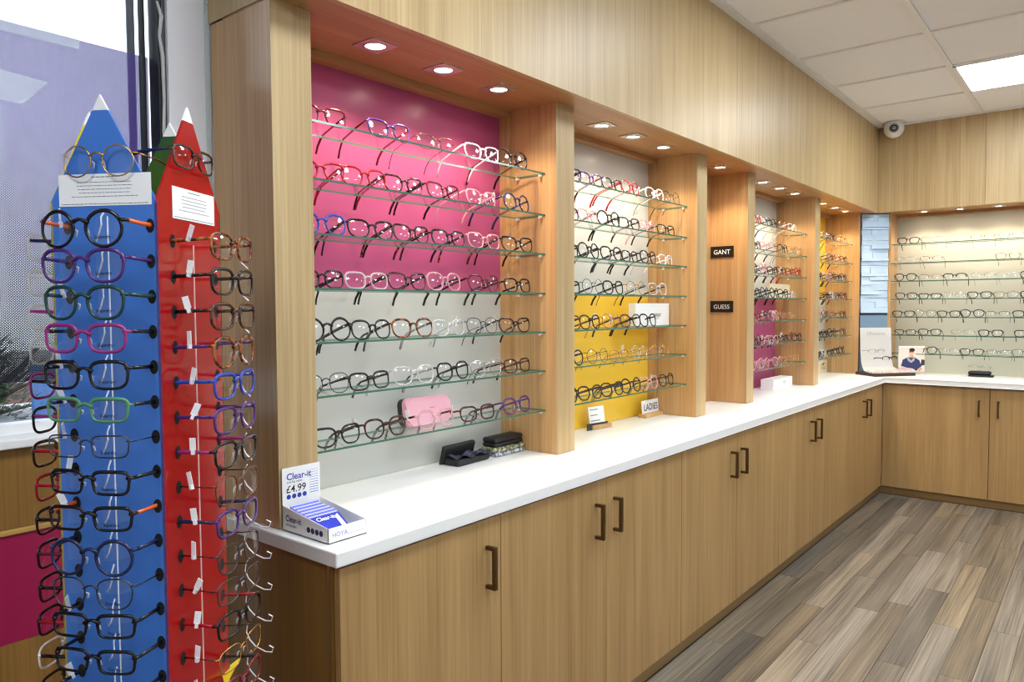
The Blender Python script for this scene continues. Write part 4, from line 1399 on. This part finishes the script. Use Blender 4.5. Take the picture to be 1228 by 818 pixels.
def flat(name, pts, mat, d=0.0006):
    return obj(name, prism([P2(s * Wc, h * Hc, d) for s, h in pts], pn * 0.0003), mat, t)


def ell(cx_, cy_, rx_, ry_, n_=18, a0=0, a1=360):
    return [(cx_ + rx_ * math.cos(R(a0 + (a1 - a0) * k / n_)), cy_ + ry_ * math.sin(R(a0 + (a1 - a0) * k / n_))) for k in range(n_)]


flat('printed_top_border', [(0, 0.93), (1, 0.93), (1, 1), (0, 1)], plain('photo_border', (246, 236, 220), 0.4), 0.0004)
flat('printed_shirt', [(0.10, 0.22), (0.16, 0.46), (0.34, 0.56), (0.62, 0.56), (0.80, 0.44), (0.88, 0.20), (0.74, 0.10), (0.70, 0.02), (0.55, 0.12), (0.30, 0.16)], plain('photo_navy', (40, 46, 96), 0.4), 0.0008)
flat('printed_neck', [(0.42, 0.54), (0.56, 0.54), (0.57, 0.68), (0.42, 0.68)], plain('photo_skin', (206, 160, 132), 0.4), 0.0010)
flat('printed_face', ell(0.48, 0.74, 0.095, 0.13), plain('photo_skin_light', (224, 182, 156), 0.4), 0.0014)
flat('printed_hair', ell(0.51, 0.845, 0.11, 0.075), plain('photo_hair', (30, 24, 24), 0.4), 0.0018)
flat('printed_glasses', [(0.40, 0.755), (0.57, 0.755), (0.57, 0.79), (0.40, 0.79)], plain('photo_specs', (96, 74, 66), 0.4), 0.0022)
flat('printed_scarf', [(0.30, 0.56), (0.36, 0.42), (0.48, 0.34), (0.60, 0.42), (0.64, 0.56), (0.58, 0.54), (0.48, 0.44), (0.38, 0.54)], plain('photo_grey', (160, 164, 176), 0.4), 0.0022)
flat('printed_hand', [(0.72, 0.08), (0.86, 0.20), (0.92, 0.10), (0.80, 0.0)], MATS['photo_skin'], 0.0014)
flat('printed_table', [(0.0, 0.0), (0.55, 0.0), (0.52, 0.08), (0.30, 0.14), (0.0, 0.16)], plain('photo_pink_table', (226, 190, 196), 0.4), 0.0022)
flat('printed_machine', [(0.84, 0.22), (1.0, 0.26), (1.0, 0.46), (0.88, 0.48)], plain('photo_dark', (44, 44, 50), 0.4), 0.0006)
# case and glasses on the back worktop
t = thing('glasses_case', 'small dark oval glasses case on the back worktop', 'glasses case', (-0.77, 6.66, ZW))
obj('case_base', place(rbox(0.165, 0.085, 0.012, 0.005), (-0.765, 6.655, ZW + 0.0005), 0), black_case, t, smooth=True)
obj('case_body', place(rbox(0.150, 0.075, 0.030, 0.013), (-0.775, 6.665, ZW + 0.011), 0), black_case, t, smooth=True)
obj('case_inlay', place(rbox(0.105, 0.045, 0.006, 0.0025), (-0.775, 6.665, ZW + 0.039), 0), plain('dull_gold', (120, 104, 70), 0.4), t, smooth=True)
glasses('hs', (-0.775, 6.640, ZW + 0.0455), 0.0, 'fine silver half-rim glasses resting on the dark case, back worktop', 'glasses on the back worktop', 'stand', tagged=False)

# ------------------------------------------------------------------ security camera
t = thing('security_camera', 'white dome security camera on the ceiling in the corner', 'camera', (-1.345, 6.365, ZC))
bm = bmesh.new()
cxx, cyy = -1.345, 6.365
disc(bm, (cxx, cyy, ZC - 0.006), 0.082, 0.006, 'z', 32)
obj('base_ring', bm, white, t, bevel=0.0015)
bm = bmesh.new()
bmesh.ops.create_uvsphere(bm, u_segments=32, v_segments=16, radius=0.072)
bmesh.ops.translate(bm, verts=bm.verts[:], vec=(cxx, cyy, ZC - 0.044))
obj('dome', bm, plain('camera_white', (232, 230, 226), 0.3), t, smooth=True)
dv = (Vector((0.1, -0.4, 1.95)) - Vector((cxx, cyy, ZC - 0.044))).normalized()


def facing(r0, r1, d0, d1):
    bm = bmesh.new()
    disc(bm, (0, 0, d0), r0, d1 - d0, 'z', 28)
    q = dv.to_track_quat('Z', 'Y').to_matrix().to_4x4()
    bmesh.ops.transform(bm, matrix=Matrix.Translation(Vector((cxx, cyy, ZC - 0.044))) @ q, verts=bm.verts[:])
    return bm


obj('lens_ring', facing(0.034, 0, 0.055, 0.069), plain('camera_grey', (120, 120, 122), 0.35), t)
obj('lens_eye', facing(0.024, 0, 0.060, 0.0705), blackp, t)
obj('lens_glint', facing(0.010, 0, 0.066, 0.0715), plain('camera_glass', (70, 76, 84), 0.05), t)
print('GLASSES', NG)
